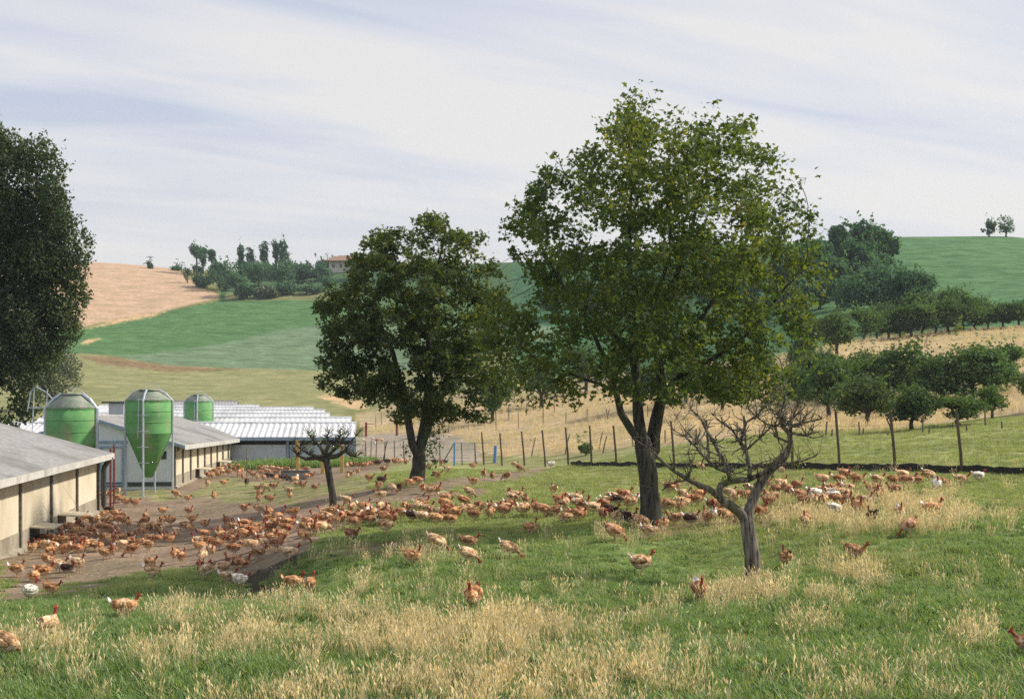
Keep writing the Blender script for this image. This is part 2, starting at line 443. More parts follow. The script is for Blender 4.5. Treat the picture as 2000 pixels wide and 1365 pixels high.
def _tps(r2): return np.where(r2 > 1e-12, r2 * np.log(r2 + 1e-12), 0)
def _solve():
    n = len(_U); K = _tps(((_U[:, None] - _U[None]) ** 2).sum(-1)) + np.eye(n) * 0.004
    Pm = np.c_[np.ones(n), _U]; A = np.zeros((n + 3, n + 3)); A[:n, :n] = K; A[:n, n:] = Pm; A[n:, :n] = Pm.T
    return np.linalg.solve(A, np.r_[_Q, 0, 0, 0])
_C = _solve()
def gz(X, Y, rough=True):
    """height of the ground at X, Y"""
    X = np.atleast_1d(np.asarray(X, float)); Y = np.atleast_1d(np.asarray(Y, float)); sh = X.shape
    X = X.ravel(); Y = Y.ravel(); Yc = np.clip(Y, 10, 800)
    U = np.stack([np.clip(X / np.maximum(Y, 1) * F / 800, -1.5, 1.5), np.log(Yc)], 1)
    q = np.empty(len(X))
    for i in range(0, len(X), 20000):
        u = U[i:i + 20000]
        q[i:i + 20000] = _tps(((u[:, None] - _U[None]) ** 2).sum(-1)) @ _C[:-3] + _C[-3] + u @ _C[-2:]
    z = q * Yc
    if rough:
        w = np.clip((60 - Y) / 30, 0, 1)
        z = z + w * (fbm(X * .8, Y * .8) - .5) * .16 + np.clip((130 - Y) / 60, 0, 1) * (fbm(X * .25 + 9, Y * .25) - .5) * .25 + np.clip((Y - 90) / 60, 0, 1) * (fbm(X * .03 + 3, Y * .03) - .5) * 1.0
    return z.reshape(sh)
def g(X, Y): return float(gz(X, Y)[0])
_Yl = np.exp(np.linspace(math.log(11), math.log(480), 1500))
def hit(px, py):
    """the point of the ground seen at column px, row py"""
    X = (px - 1000) / F * _Yl; z = gz(X, _Yl); rows = HY + (CH - z) / _Yl * F
    k = np.argmax(rows <= py) if (rows <= py).any() else len(rows) - 1
    return Vector((X[k], _Yl[k], z[k]))
def at(px, py, Y): return Vector(((px - 1000) / F * Y, Y, CH - (py - HY) / F * Y))
def foot(px, Y):
    X = (px - 1000) / F * Y
    return Vector((X, Y, g(X, Y)))

def inside(poly, x, y):
    p = np.array(poly, float); c = np.zeros(x.shape, bool); j = len(p) - 1
    for i in range(len(p)):
        xi, yi = p[i]; xj, yj = p[j]
        with np.errstate(divide='ignore', invalid='ignore'):
            c ^= ((yi > y) != (yj > y)) & (x < (xj - xi) * (y - yi) / (yj - yi + 1e-12) + xi)
        j = i
    return c

DIRT = [[(0,1196),(24,1174),(110,1160),(220,1137),(330,1112),(400,1114),(450,1142),(490,1166),(540,1148),(560,1110),(585,1078),(600,1062),(650,1038),(690,1012),(662,1000),(640,985),(560,986),(520,985),(470,980),(400,972),(300,975),(225,968),(150,960),(20,960),(0,1000)],
        [(560,986),(640,966),(760,957),(850,940),(950,926),(1060,912),(1085,918),(1000,936),(940,950),(860,968),(780,985),(700,998),(640,992)],
        [(430,906),(600,905),(720,901),(800,904),(720,925),(660,945),(560,945),(480,938),(425,926)],
        [(320,958),(460,900),(480,915),(410,945),(350,968)]]
GREY = [[(690,915),(700,850),(760,846),(890,852),(930,870),(945,903),(880,902),(760,903)]]
WORN = [[(600,1085),(700,1062),(850,1060),(930,1066),(800,1080),(650,1092)], [(1130,1188),(1200,1180),(1300,1184),(1290,1204),(1160,1208)], [(1240,1050),(1260,1010),(1330,1000),(1400,1015),(1480,990),(1560,980),(1600,1000),(1480,1030),(1330,1045)]]
TAN = [[(-800,512),(0,512),(24,510),(200,510),(300,518),(352,529),(385,560),(420,572),(430,581),(330,605),(240,622),(150,640),(0,655),(-800,670)]]
GREEN1 = [[(-800,690),(0,660),(24,657),(165,643),(240,625),(330,607),(425,588),(500,582),(640,584),(800,578),(1000,570),(1000,632),(640,633),(520,650),(430,672),(300,690),(220,695),(165,690),(0,692),(-800,700)]]
GREEN2 = [[(220,695),(300,690),(430,672),(520,650),(600,638),(640,633),(1000,630),(1100,640),(1100,725),(640,724),(450,719),(330,713),(260,703)]]
LIGHT = [[(-800,700),(0,692),(165,690),(220,695),(260,703),(330,713),(450,719),(640,724),(1000,725),(900,762),(690,800),(600,860),(-800,860)]]
STRAW = [[(690,812),(760,790),(900,768),(1100,742),(1300,716),(1550,694),(1640,668),(1720,658),(1850,646),(1976,640),(2700,630),(2700,800),(1976,812),(1900,820),(1800,838),(1700,848),(1450,850),(1300,868),(1150,884),(1000,892),(950,888),(890,850),(720,850)]]
SANDY = [[(615,775),(640,770),(700,782),(720,795),(690,798)], [(165,664),(200,660),(172,672),(160,672)], [(240,622),(330,607),(300,618),(180,640),(165,643)]]
BROWN = [[(150,693),(220,697),(260,704),(330,714),(450,720),(560,725),(480,722),(330,726),(200,712)]]

def place_cols(px, py, X, Y):
    """base colour of the ground, and (crop rows, turf mottling, litter)"""
    n = len(px)
    w = 8 * np.clip(30 / Y, .12, 1.2)
    jx = px + (fbm(X * .9, Y * .9, 4) - .5) * 2 * w * 9; jy = py + (fbm(X * .9 + 50, Y * .9, 4) - .5) * 2 * w * 3.5
    col = np.empty((n, 3)); ex = np.zeros((n, 4)); ex[:, 3] = 1
    near = np.array([.145, .20, .072]); olive = np.array([.25, .275, .115])
    k = np.clip((Y - 26) / 26, 0, 1)[:, None]
    col[:] = near * (1 - k) + olive * k
    m = fbm(X * .35 + 4, Y * .35)[:, None]
    col *= .8 + .4 * m
    pale = np.clip((fbm(X * .22 + 31, Y * .22 + 8) - .5) * 5, 0, 1)[:, None] * .45
    col = col * (1 - pale) + np.array([.20, .17, .075]) * pale
    ex[:, 1] = 1
    def lay(polys, c, cond, crop, turf, lit, noisy=True, amt=1.0):
        for p in polys:
            s = inside(p, jx if noisy else px, jy if noisy else py) & cond
            col[s] = col[s] * (1 - amt) + np.array(c) * amt; ex[s, 0] = crop; ex[s, 1] = turf; ex[s, 2] = lit
    far = Y > 235
    # the hills first
    s = Y > 235; col[s] = (.055, .10, .045); ex[s, :3] = (0, 1, 0)
    s = (Y > 105) & (px > 1000) & (jy < 735); col[s] = (.076, .168, .070); ex[s, :3] = (1, .5, 0)
    s = (Y > 150) & (px > 1000) & (px < 1560) & (jy < 735) ; col[s] = (.05, .13, .06); ex[s, :3] = (.3, 1, 0)
    s = (Y > 92) & (px < 1000); col[s] = (.20, .20, .08)
    lay(LIGHT, (.235, .24, .115), Y > 92, .55, .6, 0)
    lay(BROWN, (.21, .15, .085), Y > 200, .3, 1, 0)
    lay(GREEN1, (.080, .168, .066), Y > 250, .8, .6, 0, False)
    lay(GREEN2, (.135, .205, .120), Y > 230, .9, .5, 0, False)
    lay(TAN, (.46, .325, .225), Y > 290, .2, .5, 0, False)
    s = (py < 590) & (px > 430) & (px < 1000) & (Y > 300) & ~inside(GREEN1[0], px, py); col[s] = (.06, .12, .05)
    s = (Y > 330) & (px > 440) & (px < 700) & (py > 572) & (py < 586); col[s] = (.19, .20, .09)
    lay(STRAW, (.41, .325, .205), (Y > 56), .35, .8, 0)
    ss = inside(STRAW[0], px, py) & (Y > 56); v = np.clip((fbm(X * .09, Y * .16) - .47) * 5, 0, 1)[:, None] * .55
    col[ss] = (col * (1 - v) + np.array([.26, .235, .10]) * v)[ss]
    lay(SANDY, (.50, .36, .20), Y > 120, .1, .5, 0)
    lay(GREY, (.30, .26, .21), (Y > 88), 0, .5, .8)
    # the hens' yard
    s = (Y > 50) & (Y < 92) & (px < 720); col[s] = col[s] * .55 + np.array([.20, .165, .105]) * .45
    dn = (Y < 100)
    lay(WORN, (.16, .12, .07), Y < 45, 0, 1, .3, True, .85)
    lay(DIRT, (.215, .163, .118), dn & (Y > 24), 0, .35, 1)
    sd = np.zeros(n, bool)
    for p in DIRT: sd |= inside(p, jx, jy)
    sd &= dn & (Y > 24)
    v = (.60 + .8 * fbm(X * .6, Y * .4 + 3, 4))[:, None]; col[sd] = (col * v)[sd]
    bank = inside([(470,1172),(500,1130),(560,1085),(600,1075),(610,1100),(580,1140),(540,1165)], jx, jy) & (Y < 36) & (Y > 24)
    col[bank] = (.055, .050, .032); ex[bank, 1] = 1; ex[bank, 2] = 0  # shade of the gully side put into its dark ground colour
    return col, ex, sd

def build_ground():
    px = np.r_[np.linspace(-700, -60, 60), np.linspace(-56, 2056, 620), np.linspace(2070, 2700, 60)]
    Yr = np.r_[np.linspace(1.5, 9.8, 14), np.exp(np.linspace(math.log(10), math.log(500), 620)), np.linspace(520, 1600, 24)]
    PX, YY = np.meshgrid(px, Yr); X = (PX - 1000) / F * YY
    Z = gz(X, YY)
    v = np.stack([X, YY, Z], -1).reshape(-1, 3)
    r, c = PX.shape; i = np.arange(r * c).reshape(r, c)
    q = np.stack([i[:-1, :-1], i[:-1, 1:], i[1:, 1:], i[1:, :-1]], -1).reshape(-1, 4)
    me = np_mesh('ground', v, quads=q, mats=[M['ground']], smooth=True)
    py = HY + (CH - Z) / YY * F
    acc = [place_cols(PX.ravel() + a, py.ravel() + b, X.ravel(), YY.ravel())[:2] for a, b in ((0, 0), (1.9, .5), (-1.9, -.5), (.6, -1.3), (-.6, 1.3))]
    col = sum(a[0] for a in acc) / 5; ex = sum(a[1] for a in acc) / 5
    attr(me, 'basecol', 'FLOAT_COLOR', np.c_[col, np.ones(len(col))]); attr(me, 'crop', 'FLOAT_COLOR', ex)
    o = link(bpy.data.objects.new('ground', me)); tag(o, kind='structure')
    # the country all round, well below and beyond the hills
    b = MB(); b.lathe([(1750, -31), (1749, -30)], n=64)
    f = b.build('land', M['ground'])
    nv = len(f.data.vertices)
    attr(f.data, 'basecol', 'FLOAT_COLOR', np.tile([.10, .14, .06, 1], (nv, 1))); attr(f.data, 'crop', 'FLOAT_COLOR', np.tile([0, 1, 0, 1], (nv, 1)))
    tag(f, kind='structure')
build_ground()
# ------------------------------------------------------------------ barns
def wavy_roof(name, A, B, C, D, mat, parent, pitch=.18, amp=.025, thick=.05):
    """corrugated sheet: A-B eave, D-C ridge (A under D); waves run from eave to ridge"""
    A, B, C, D = map(Vector, (A, B, C, D)); n = int((B - A).length / pitch) * 4
    up = (B - A).cross(D - A).normalized()
    if up.z < 0: up = -up
    mb = MB(); vs = []; fs = []
    for i in range(n + 1):
        t = i / n; h = up * (amp * math.sin(t * n / 4 * 2 * math.pi))
        a = A.lerp(B, t); d = D.lerp(C, t)
        vs += [a + h, d + h, a + h - up * thick, d + h - up * thick]
    for i in range(n):
        k = i * 4
        fs += [(k, k + 4, k + 5, k + 1), (k + 2, k + 3, k + 7, k + 6), (k, k + 2, k + 6, k + 4), (k + 1, k + 5, k + 7, k + 3)]
    fs += [(0, 1, 3, 2), (n * 4, n * 4 + 2, n * 4 + 3, n * 4 + 1)]
    mb.add(vs, fs)
    return mb.build(name, mat, parent)

def hen_barn(label, B0, B1, z0, z1, e0, e1, half, rise, panels, flaps, gable_end, pipe_end, group):
    """a low barn: B0-B1 foot of its sunny long wall (near, far), z ground, e eave heights, half its half width"""
    B0 = Vector((*B0, 0)); B1 = Vector((*B1, 0)); d = (B1 - B0); Lg = d.length; d.normalize(); n = Vector((d.y, -d.x, 0))
    if n.x < 0: n = -n
    root = empty('hen_barn', (B0.x, B0.y, z0)); tag(root, label, 'barn', group)
    o0 = Vector((B0.x, B0.y, z0))
    def pt(t, off, z): p = B0 + d * (t * Lg) + n * off - o0; p.z = z - z0; return p
    gzt = lambda t: z0 + (z1 - z0) * t
    ez = lambda t: e0 + (e1 - e0) * t
    # concrete plinth with its sloping foot, and the wall above
    mb = MB(); P = .62
    mb.prism([pt(0, 0, gzt(0) - .5), pt(0, 0, gzt(0) + P), pt(0, -.25, gzt(0) + P), pt(0, -.25, gzt(0) - .5)], pt(1, 0, z1) - pt(0, 0, z0))
    mb.prism([pt(0, .002, gzt(0) - .5), pt(0, .22, gzt(0) - .5), pt(0, .16, gzt(0) + .06), pt(0, .002, gzt(0) + .12)], pt(1, 0, z1) - pt(0, 0, z0))
    mb.build('plinth', M['concrete'], root)
    for i in range(panels):
        a, b = i / panels + .0015, (i + 1) / panels - .0015
        mb = MB(); q = lambda t, o, z: pt(t, o, z)
        v = [q(a, -.02, gzt(a) + P + .003), q(b, -.02, gzt(b) + P + .003), q(b, -.02, ez(b) - .02), q(a, -.02, ez(a) - .02)]
        mb.prism(v, n * -.2); mb.build('wall_panel', M['cream'], root)
    for i in range(panels + 1):
        t = min(max(i / panels, .004), .996); mb = MB()
        mb.beam(pt(t, .03, gzt(t) + .05), pt(t, .03, ez(t) - .05), .085, .10)
        fr = mb.build('wall_post', M['post_grey'], root)
        mb = MB(); mb.tube([pt(t, .09, ez(t) - .42), pt(t, .20, ez(t) - .44), pt(t, .34, ez(t) - .30), pt(t, .46, ez(t) - .26), pt(t, .52, ez(t) - .12)], .022, 6)
        mb.build('gutter_bracket', M['galv'], root)
    # roof: two slopes and the fascia with its gutter
    ov = .62; ru = rise / half
    A, B = pt(-.012, ov, e0 - ov * ru + .10), pt(1.012, ov, e1 - ov * ru + .10)
    D, C = pt(-.012, -half, e0 + rise + .10), pt(1.012, -half, e1 + rise + .10)
    wavy_roof('roof', A, B, C, D, M['fibre_roof'], root)
    A2, B2 = pt(-.012, -2 * half - ov, e0 - ov * ru + .10), pt(1.012, -2 * half - ov, e1 - ov * ru + .10)
    wavy_roof('roof', B2, A2, D + n * -.01, C + n * -.01, M['fibre_roof'], root)
    mb = MB(); mb.tube([D + Vector((0, 0, .03)), C + Vector((0, 0, .03))], .09, 8); mb.build('ridge_cap', M['fibre_roof'], root)
    mb = MB(); mb.prism([A + n * .012 + Vector((0, 0, .03)), A + n * .012 + Vector((0, 0, -.22)), A + n * -.02 + Vector((0, 0, -.22)), A + n * -.02 + Vector((0, 0, -.06))], B - A)
    mb.build('fascia', M['fascia'], root)
    mb = MB(); mb.prism([A + n * -.03 + Vector((0, 0, -.08)), A + n * -.03 + Vector((0, 0, -.13)), pt(-.012, 0, e0 - .08), pt(-.012, 0, e0 - .02)], B - A); mb.build('soffit', M['concrete'], root)
    # gables
    for t, sgn in ((0, -1), (1, 1)):
        mb = MB(); s = d * (sgn * .1)
        v = [pt(t, -.03, gzt(t) - .4), pt(t, -.03, ez(t) - .02), pt(t, -half, ez(t) + rise - .03), pt(t, -2 * half, ez(t) - .02), pt(t, -2 * half, gzt(t) - .4)]
        mb.prism(v, s); gb = mb.build('gable_wall', M['gable'], root)
        if t == 0 and gable_end:
            # tall double door in blue framing, and a dark damp course
            for x0, x1 in ((-half - 1.0, -half + .3), (-half + .45, -half + 1.72)):
                m2 = MB(); v = [pt(0, x0, z0 + .12), pt(0, x1, z0 + .12), pt(0, x1, z0 + 2.25), pt(0, x0, z0 + 2.25)]
                v = [p - d * .104 for p in v]; m2.prism(v, d * -.04); dr = m2.build('barn_door', M['gable'], root)
                m3 = MB()
                for u in (x0 + .05, x1 - .05): m3.beam(pt(0, u, z0 + .12) - d * .17, pt(0, u, z0 + 2.25) - d * .17, .12, .05)
                for zz in (.2, 2.19): m3.beam(pt(0, x0 + .11, z0 + zz) - d * .17, pt(0, x1 - .11, z0 + zz) - d * .17, .05, .12)
                fo = m3.build('door_frame', M['blue_trim'], dr)
            m2 = MB()
            m2.beam(pt(0, -2 * half, z0 + 2.45) - d * .13, pt(0, -half + 1.9, z0 + 2.45) - d * .13, .05, .14)
            m2.beam(pt(0, -half + 1.75, z0 + .3) - d * .135, pt(0, -half + 1.75, z0 + 2.37) - d * .135, .16, .05)
            m2.build('gable_rail', M['blue_trim'], root)
            m2 = MB(); m2.beam(pt(0, -2 * half, z0 + .22) - d * .125, pt(0, -half + 1.6, z0 + .22) - d * .125, .04, .22)
            m2.beam(pt(0, -half + 1.9, z0 + .22) - d * .125, pt(0, -.1, z0 + .22) - d * .125, .04, .22); m2.build('damp_course', M['dark_trim'], root)
            m2 = MB(); v = [A + d * -.02, A + d * -.02 + Vector((0, 0, -.16)), D + d * -.02 + Vector((0, 0, -.16)), D + d * -.02]
            m2.prism(v, d * -.03); m2.build('verge_board', M['blue_trim'], root)
            m2 = MB(); v = [A2 + d * -.02, A2 + d * -.02 + Vector((0, 0, -.16)), D + d * -.02 + n * -.01 + Vector((0, 0, -.16)), D + d * -.02 + n * -.01]
            m2.prism(v, d * -.03); m2.build('verge_board', M['blue_trim'], root)
            m2 = MB(); m2.box((pt(0, -.55, z0 + 1.75) - d * .12), (.34, .03, .42), math.atan2(d.y, d.x) - math.pi / 2); m2.build('window', M['glass'], root)
    # vents under the eave, and droppings boards along the foot
    for k in range(panels):
        u = (k + .5) / panels
        m2 = MB(); v = [pt(u - .3 / Lg, -.015, ez(u) - .40), pt(u + .3 / Lg, -.015, ez(u) - .40), pt(u + .3 / Lg, -.015, ez(u) - .16), pt(u - .3 / Lg, -.015, ez(u) - .16)]
        m2.prism(v, n * .03); m2.build('vent', M['post_grey'], root)
    # pop holes under propped flaps
    for t in flaps:
        w = .62 / Lg
        m2 = MB(); v = [pt(t - w, .005, gzt(t) + .07), pt(t + w, .005, gzt(t) + .07), pt(t + w, .005, gzt(t) + .58), pt(t - w, .005, gzt(t) + .58)]
        m2.prism(v, n * .02); m2.build('pop_hole', M['dark_plastic'], root)
        m2 = MB(); v = [pt(t - w * 1.15, .03, gzt(t) + .66), pt(t + w * 1.15, .03, gzt(t) + .66), pt(t + w * 1.15, .80, gzt(t) + .60), pt(t - w * 1.15, .80, gzt(t) + .60)]
        m2.prism(v, Vector((0, 0, -.045))); fl = m2.build('flap', M['board'], root)
        m2 = MB(); m2.tube([pt(t, .05, gzt(t) + 1.7), pt(t, .74, gzt(t) + .63)], .008, 5); m2.build('cord', M['wire'], fl)
    # downpipe at the far corner
    t = pipe_end
    m2 = MB()
    m2.tube([pt(t, .60, ez(t) - .18), pt(t, .50, ez(t) - .30), pt(t, .30, ez(t) - .62), pt(t, .27, ez(t) - .80), pt(t, .27, gzt(t) + .34), pt(t, .34, gzt(t) + .18), pt(t, .72, gzt(t) + .02)], .11, 10)
    m2.build('downpipe', M['dark_plastic'], root, True)
    m2 = MB(); m2.tube([pt(t, .72, gzt(t) + .02), pt(t, .94, gzt(t) - .10)], .13, 10); m2.build('pipe_end', M['concrete'], root, True)
    return root

hen_barn('low cream hen barn with grey roof, black downpipe and two propped flaps', (-14.98, 30), (-18.1, 56), -1.95, -2.0, .88, .60, 5.5, 1.55, 6,
         [.577, .735], False, .992, None)
hen_barn('smaller cream barn with pale blue gable door, behind the green silo on legs', (-17.95, 68), (-19.7, 92), -1.95, -2.15, .40, -.28, 4.3, 1.35, 10,
         [.30, .62], True, .99, None)

# the white barns, one behind another, each with its right end farther off
ends = [(89, -10.9), (103, -13.0), (117, -16.8), (131, -19.3), (145, -22.7), (159, -31.8), (173, -37.5)]
wl = ['white ribbed roof barn with blue posts, the one right behind the pollarded tree',
      'white roof barn directly behind the blue posted barn',
      'third white roof barn back from the pollarded tree',
      'fourth white roof barn back from the pollarded tree',
      'fifth white roof barn back from the pollarded tree',
      'shorter white roof barn, last but one before the grass hill',
      'short grey ribbed roof barn, last before the grass hill']
for i, (Y, xe) in enumerate(ends):
    xl = -39.0 if i < 5 else -52.0
    z0 = min(g((xl + xe) / 2, Y), -1.9); root = empty('white_barn', ((xl + xe) / 2, Y, z0)); tag(root, wl[i], 'barn', 'white roofed barns in parallel')
    K = .13; o = Vector(((xl + xe) / 2, Y, z0)); hw = (xe - xl) / 2
    ez_, rz_ = -.14 - o.z, (.66 if i < 6 else .95) - o.z
    mat = M['white_roof'] if i < 6 else M['fibre_roof']
    wavy_roof('roof', (-hw - .1, -.45, ez_ - .05), (hw + .1, -.45, ez_ - .05), (hw + .1 - 4.4 * K, 4.4, rz_), (-hw - .1 - 4.4 * K, 4.4, rz_), mat, root, .42, .035 if i == 0 else .015, .06)
    wavy_roof('roof', (hw + .1 - 9.3 * K, 9.3, ez_ - .05), (-hw - .1 - 9.3 * K, 9.3, ez_ - .05), (-hw - .1 - 4.41 * K, 4.41, rz_), (hw + .1 - 4.41 * K, 4.41, rz_), mat, root, .42, .035, .06)
    mb = MB(); mb.tube([(-hw - .1 - 4.4 * K, 4.4, rz_ + .02), (hw + .1 - 4.4 * K, 4.4, rz_ + .02)], .11, 6); mb.build('ridge_cap', mat, root)
    mb = MB(); mb.box((0, -.47, ez_ - .12), (2 * hw + .2, .04, .24)); mb.build('fascia', M['blue_trim'] if i == 0 else mat, root)
    nb = 6
    for k in range(nb):
        a = -hw + 2 * hw * k / nb + .12; b = -hw + 2 * hw * (k + 1) / nb - .12
        mb = MB(); mb.box(((a + b) / 2, .05, (ez_ - .55 + .25) / 2), (b - a, .06, ez_ - .55 - .25)); mb.build('wall_panel', M['pale_wall'], root)
        mb = MB(); mb.box(((a + b) / 2, .12, .12), (b - a, .06, .26)); mb.build('dark_base', M['dark_trim'], root)
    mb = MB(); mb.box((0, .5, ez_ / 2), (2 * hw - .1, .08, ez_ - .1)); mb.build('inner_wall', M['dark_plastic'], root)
    for k in range(nb + 1):
        x = -hw + 2 * hw * k / nb
        mb = MB(); mb.box((x, -.02, (ez_ - .1) / 2), (.16, .14, ez_ - .1)); mb.build('wall_post', M['blue_trim'], root)
    mb = MB()
    for sx in (-1, 1):
        v = [(x - y * K, y, z) for x, y, z in [(sx * (hw - .08), .2, 0), (sx * (hw - .08), .2, ez_ - .12), (sx * (hw - .08), 4.4, rz_ - .12), (sx * (hw - .08), 8.8, ez_ - .12), (sx * (hw - .08), 8.8, 0)]]
        m2 = MB(); m2.prism(v, (-sx * .1, 0, 0)); m2.build('gable_wall', M['pale_wall'], root)

# small white store behind the barn with the blue gable
c = at(239, 815, 86); zb = c.z - 1.6
root = empty('store_shed', (c.x - .2, 86, zb)); tag(root, 'small white store with dark flat cap behind the green silo on legs', 'shed')
mb = MB(); mb.box((0, 0, 1.28), (1.0, 1.4, 2.56)); mb.build('wall', M['pale_wall'], root)
mb = MB(); mb.box((-.15, 0, 2.62), (1.55, 1.8, .10)); mb.build('roof', M['dark_trim'], root)

# ------------------------------------------------------------------ feed silos
def silo(label, px, Y, rad, top, shoulder, waist, tip, ground, legs=True, az0=0.0, angles=(0, 90, 180, 270), ladder=True, lr=.055):
    x = (px - 1000) / F * Y; zz = lambda r: CH - (r - HY) / F * Y
    zb = g(x, Y); root = empty('feed_silo', (x, Y, zb)); tag(root, label, 'silo', 'green feed silos')
    t, s, w, ti = (zz(v) - zb for v in (top, shoulder, waist, tip))
    mb = MB(); mb.lathe([(.14, ti), (.2, ti + .02), (rad - .015, w - .03), (rad, w), (rad + .012, w + .012), (rad, w + .05), (rad, (w + s) / 2), (rad, s)], n=48); mb.build('tank', M['silo'], root, True)
    mb = MB(); mb.lathe([(rad + .015, s + .001), (rad + .02, s + .05), (rad * .42, t - .12), (rad * .40, t - .08)], n=48); mb.build('tank_top', M['silo_cap'], root, True)
    for z in (w + .06, w + (s - w) * .36, w + (s - w) * .68, s - .05):
        mb = MB(); mb.lathe([(rad - .01, z - .022), (rad + .013, z - .018), (rad + .013, z + .018), (rad - .01, z + .022)], n=48); mb.build('hoop', M['silo'], root, True)
    mb = MB(); mb.lathe([(rad * .45, t - .078), (rad * .46, t - .03), (rad * .43, t), (.02, t + .02)], n=32); mb.build('lid', M['silo_cap'], root, True)
    for k in angles:
        a = math.radians(az0 + k)
        ca, sa = math.cos(a), math.sin(a); R = rad + .07
        mb = MB(); mb.tube([(rad * .45 * ca, rad * .45 * sa, t - .05), (rad * .75 * ca, rad * .75 * sa, (s + t) / 2 + .06), (R * ca, R * sa, s - .02), (R * ca, R * sa, w - .3), (R * ca * .99, R * sa * .99, -.15)], lr, 8)
        lg = mb.build('leg', M['galv'], root)
        mb = MB(); mb.box((R * ca, R * sa, -.02), (.22, .22, .06)); mb.build('foot_plate', M['galv'], lg)
    # ladder up the front leg
    a = math.radians(az0) - math.pi / 2
    ca, sa = math.cos(a), math.sin(a); R = rad + .12
    n = max(3, int((t - .6) / .85))
    for k in range(n):
        z = s + .05 - k * .78
        if z < .6 or not ladder: break
        mb = MB(); mb.tube([(R * ca - .30 * -sa, R * sa - .30 * ca, z), (R * ca + .30 * -sa, R * sa + .30 * ca, z)], .016, 6); mb.build('rung', M['galv'], root)
    if ladder: mb = MB(); mb.tube([(R * ca - .2 * -sa, R * sa - .2 * ca, s + .1), (R * ca - .24 * -sa, R * sa - .24 * ca, w - .2)], .018, 6); mb.build('side_rail', M['galv'], root)
    mb = MB(); mb.tube([(.12, -.3, t - .05), (.15, -.3, t + .28), (.4, -.2, t + .22), (.62, -.1, t - .02)], .014, 6); mb.tube([(-.1, -.3, t - .05), (-.12, -.3, t + .25), (.15, -.3, t + .28)], .014, 6)
    mb.build('handrail', M['galv'], root)
    return root
silo('wide green silo with grey cap standing behind the near barn roof', 141, 64, 1.22, 768, 797, 868, 945, 960, az0=0, angles=(-6, 95, 186), ladder=False, lr=.095)
silo('green cone bottomed silo on grey legs before the blue gable', 291, 64.6, 1.12, 760, 782, 847, 932, 955, az0=2)
silo('smallest green silo, rising behind the grey roof towards the white barns', 388, 106, 1.12, 770, 784, 836, 880, 890, az0=8)

# auger frame beside the wide silo
c = at(80, 800, 70); zb = g(c.x, 70); root = empty('auger_frame', (c.x, 70, zb)); tag(root, 'bent white tube frame beside the wide green silo', 'metal frame')
h = c.z - zb
mb = MB(); mb.tube([(-.75, 0, h - .1), (-.55, 0, h + 1.0), (-.25, 0, h + 1.25), (.3, 0, h + .95), (.62, 0, h + .6)], .035, 6); mb.tube([(-.7, 0, h + .1), (.75, 0, h + .12)], .03, 6); mb.build('tube_frame', M['galv'], root)
for x in (-.62, .1): mb = MB(); mb.tube([(x, 0, 0), (x + .25, 0, h + 1.1)], .03, 6); mb.build('leg', M['galv'], root)

# red steel posts by the near barn
for px, top, lab in ((216, 876, 'dark red steel post just off the near barn corner, the shorter one'), (223, 868, 'dark red steel post by the near barn corner, the taller one')):
    p = hit(px, 990 if px == 216 else 984); zt = CH - (top - HY) / F * p.y
    mb = MB(); hgt = zt - p.z
    mb.tube([(0, 0, -.3), (0, 0, hgt - .05), (0, 0, hgt)], [.05, .05, .045], 10); mb.tube([(0, 0, hgt - .3), (-.1, 0, hgt - .3)], .02, 6)
    o = mb.build('steel_post', M['red_steel']); o.location = p; tag(o, lab, 'post', 'red steel posts by the barn')

# ------------------------------------------------------------------ fences
def post_mesh(h, r, lean, sides=7):
    mb = MB(); mb.tube([(0, 0, -.4), (lean[0] * .3, lean[1] * .3, h * .3), (lean[0], lean[1], h - .03), (lean[0], lean[1], h)], [r * 1.05, r, r * .92, r * .8], sides, jit=.25)
    return mb
FENCE = []
MAINP = [(2195, 952), (2030, 938), (1880, 925), (1750, 925), (1641, 923), (1549, 921), (1460, 917), (1386, 915), (1318, 912), (1258, 911), (1205, 911), (1156, 910), (1111, 909), (1066, 909), (1025, 909), (981, 909), (946, 908)]
Ys = [36.5, 39.1, 42, 44.2, 46.6, 49.0, 51.5, 54.2, 57, 59.8, 62.6, 65.6, 68.8, 72.2, 75.6, 79.2, 82.6]
root = empty('wire_fence', foot(1880, 42)); tag(root, 'tall wire mesh fence on dark wooden posts along the green meadow', 'fence')
R0 = Vector(root.location); pts = []
for i, ((px, _), Y) in enumerate(zip(MAINP, Ys)):
    p = foot(px, Y); h = 2.08 + RND.uniform(-.08, .08); le = (-.16 + RND.uniform(-.06, .08), RND.uniform(-.05, .05))
    o = post_mesh(h, .055, le).build('post', M['post_wood'], root); o.location = p - R0
    pts.append((p - R0, h, le))
def wires(pts, hs, rad, name, parent, mesh_step=0, hmax=1.6):
    mb = MB()
    for h in hs:
        mb.tube([p + Vector((le[0] * h / hh, le[1] * h / hh, h)) for p, hh, le in pts], rad, 4, caps=False)
    if mesh_step:
        for (p, hh, le), (q, h2, l2) in zip(pts[:-1], pts[1:]):
            n = max(1, int((q - p).length / mesh_step))
            for k in range(n):
                a = p.lerp(q, k / n); mb.tube([a + Vector((0, 0, .05)), a + Vector((le[0] * .7, le[1] * .7, hmax))], rad, 3, caps=False)
    return mb.build(name, M['wire'], parent)
wires(pts, [.12, .35, .6, .85, 1.1, 1.35, 1.6, 1.9], .0028, 'wire_mesh', root, .3)
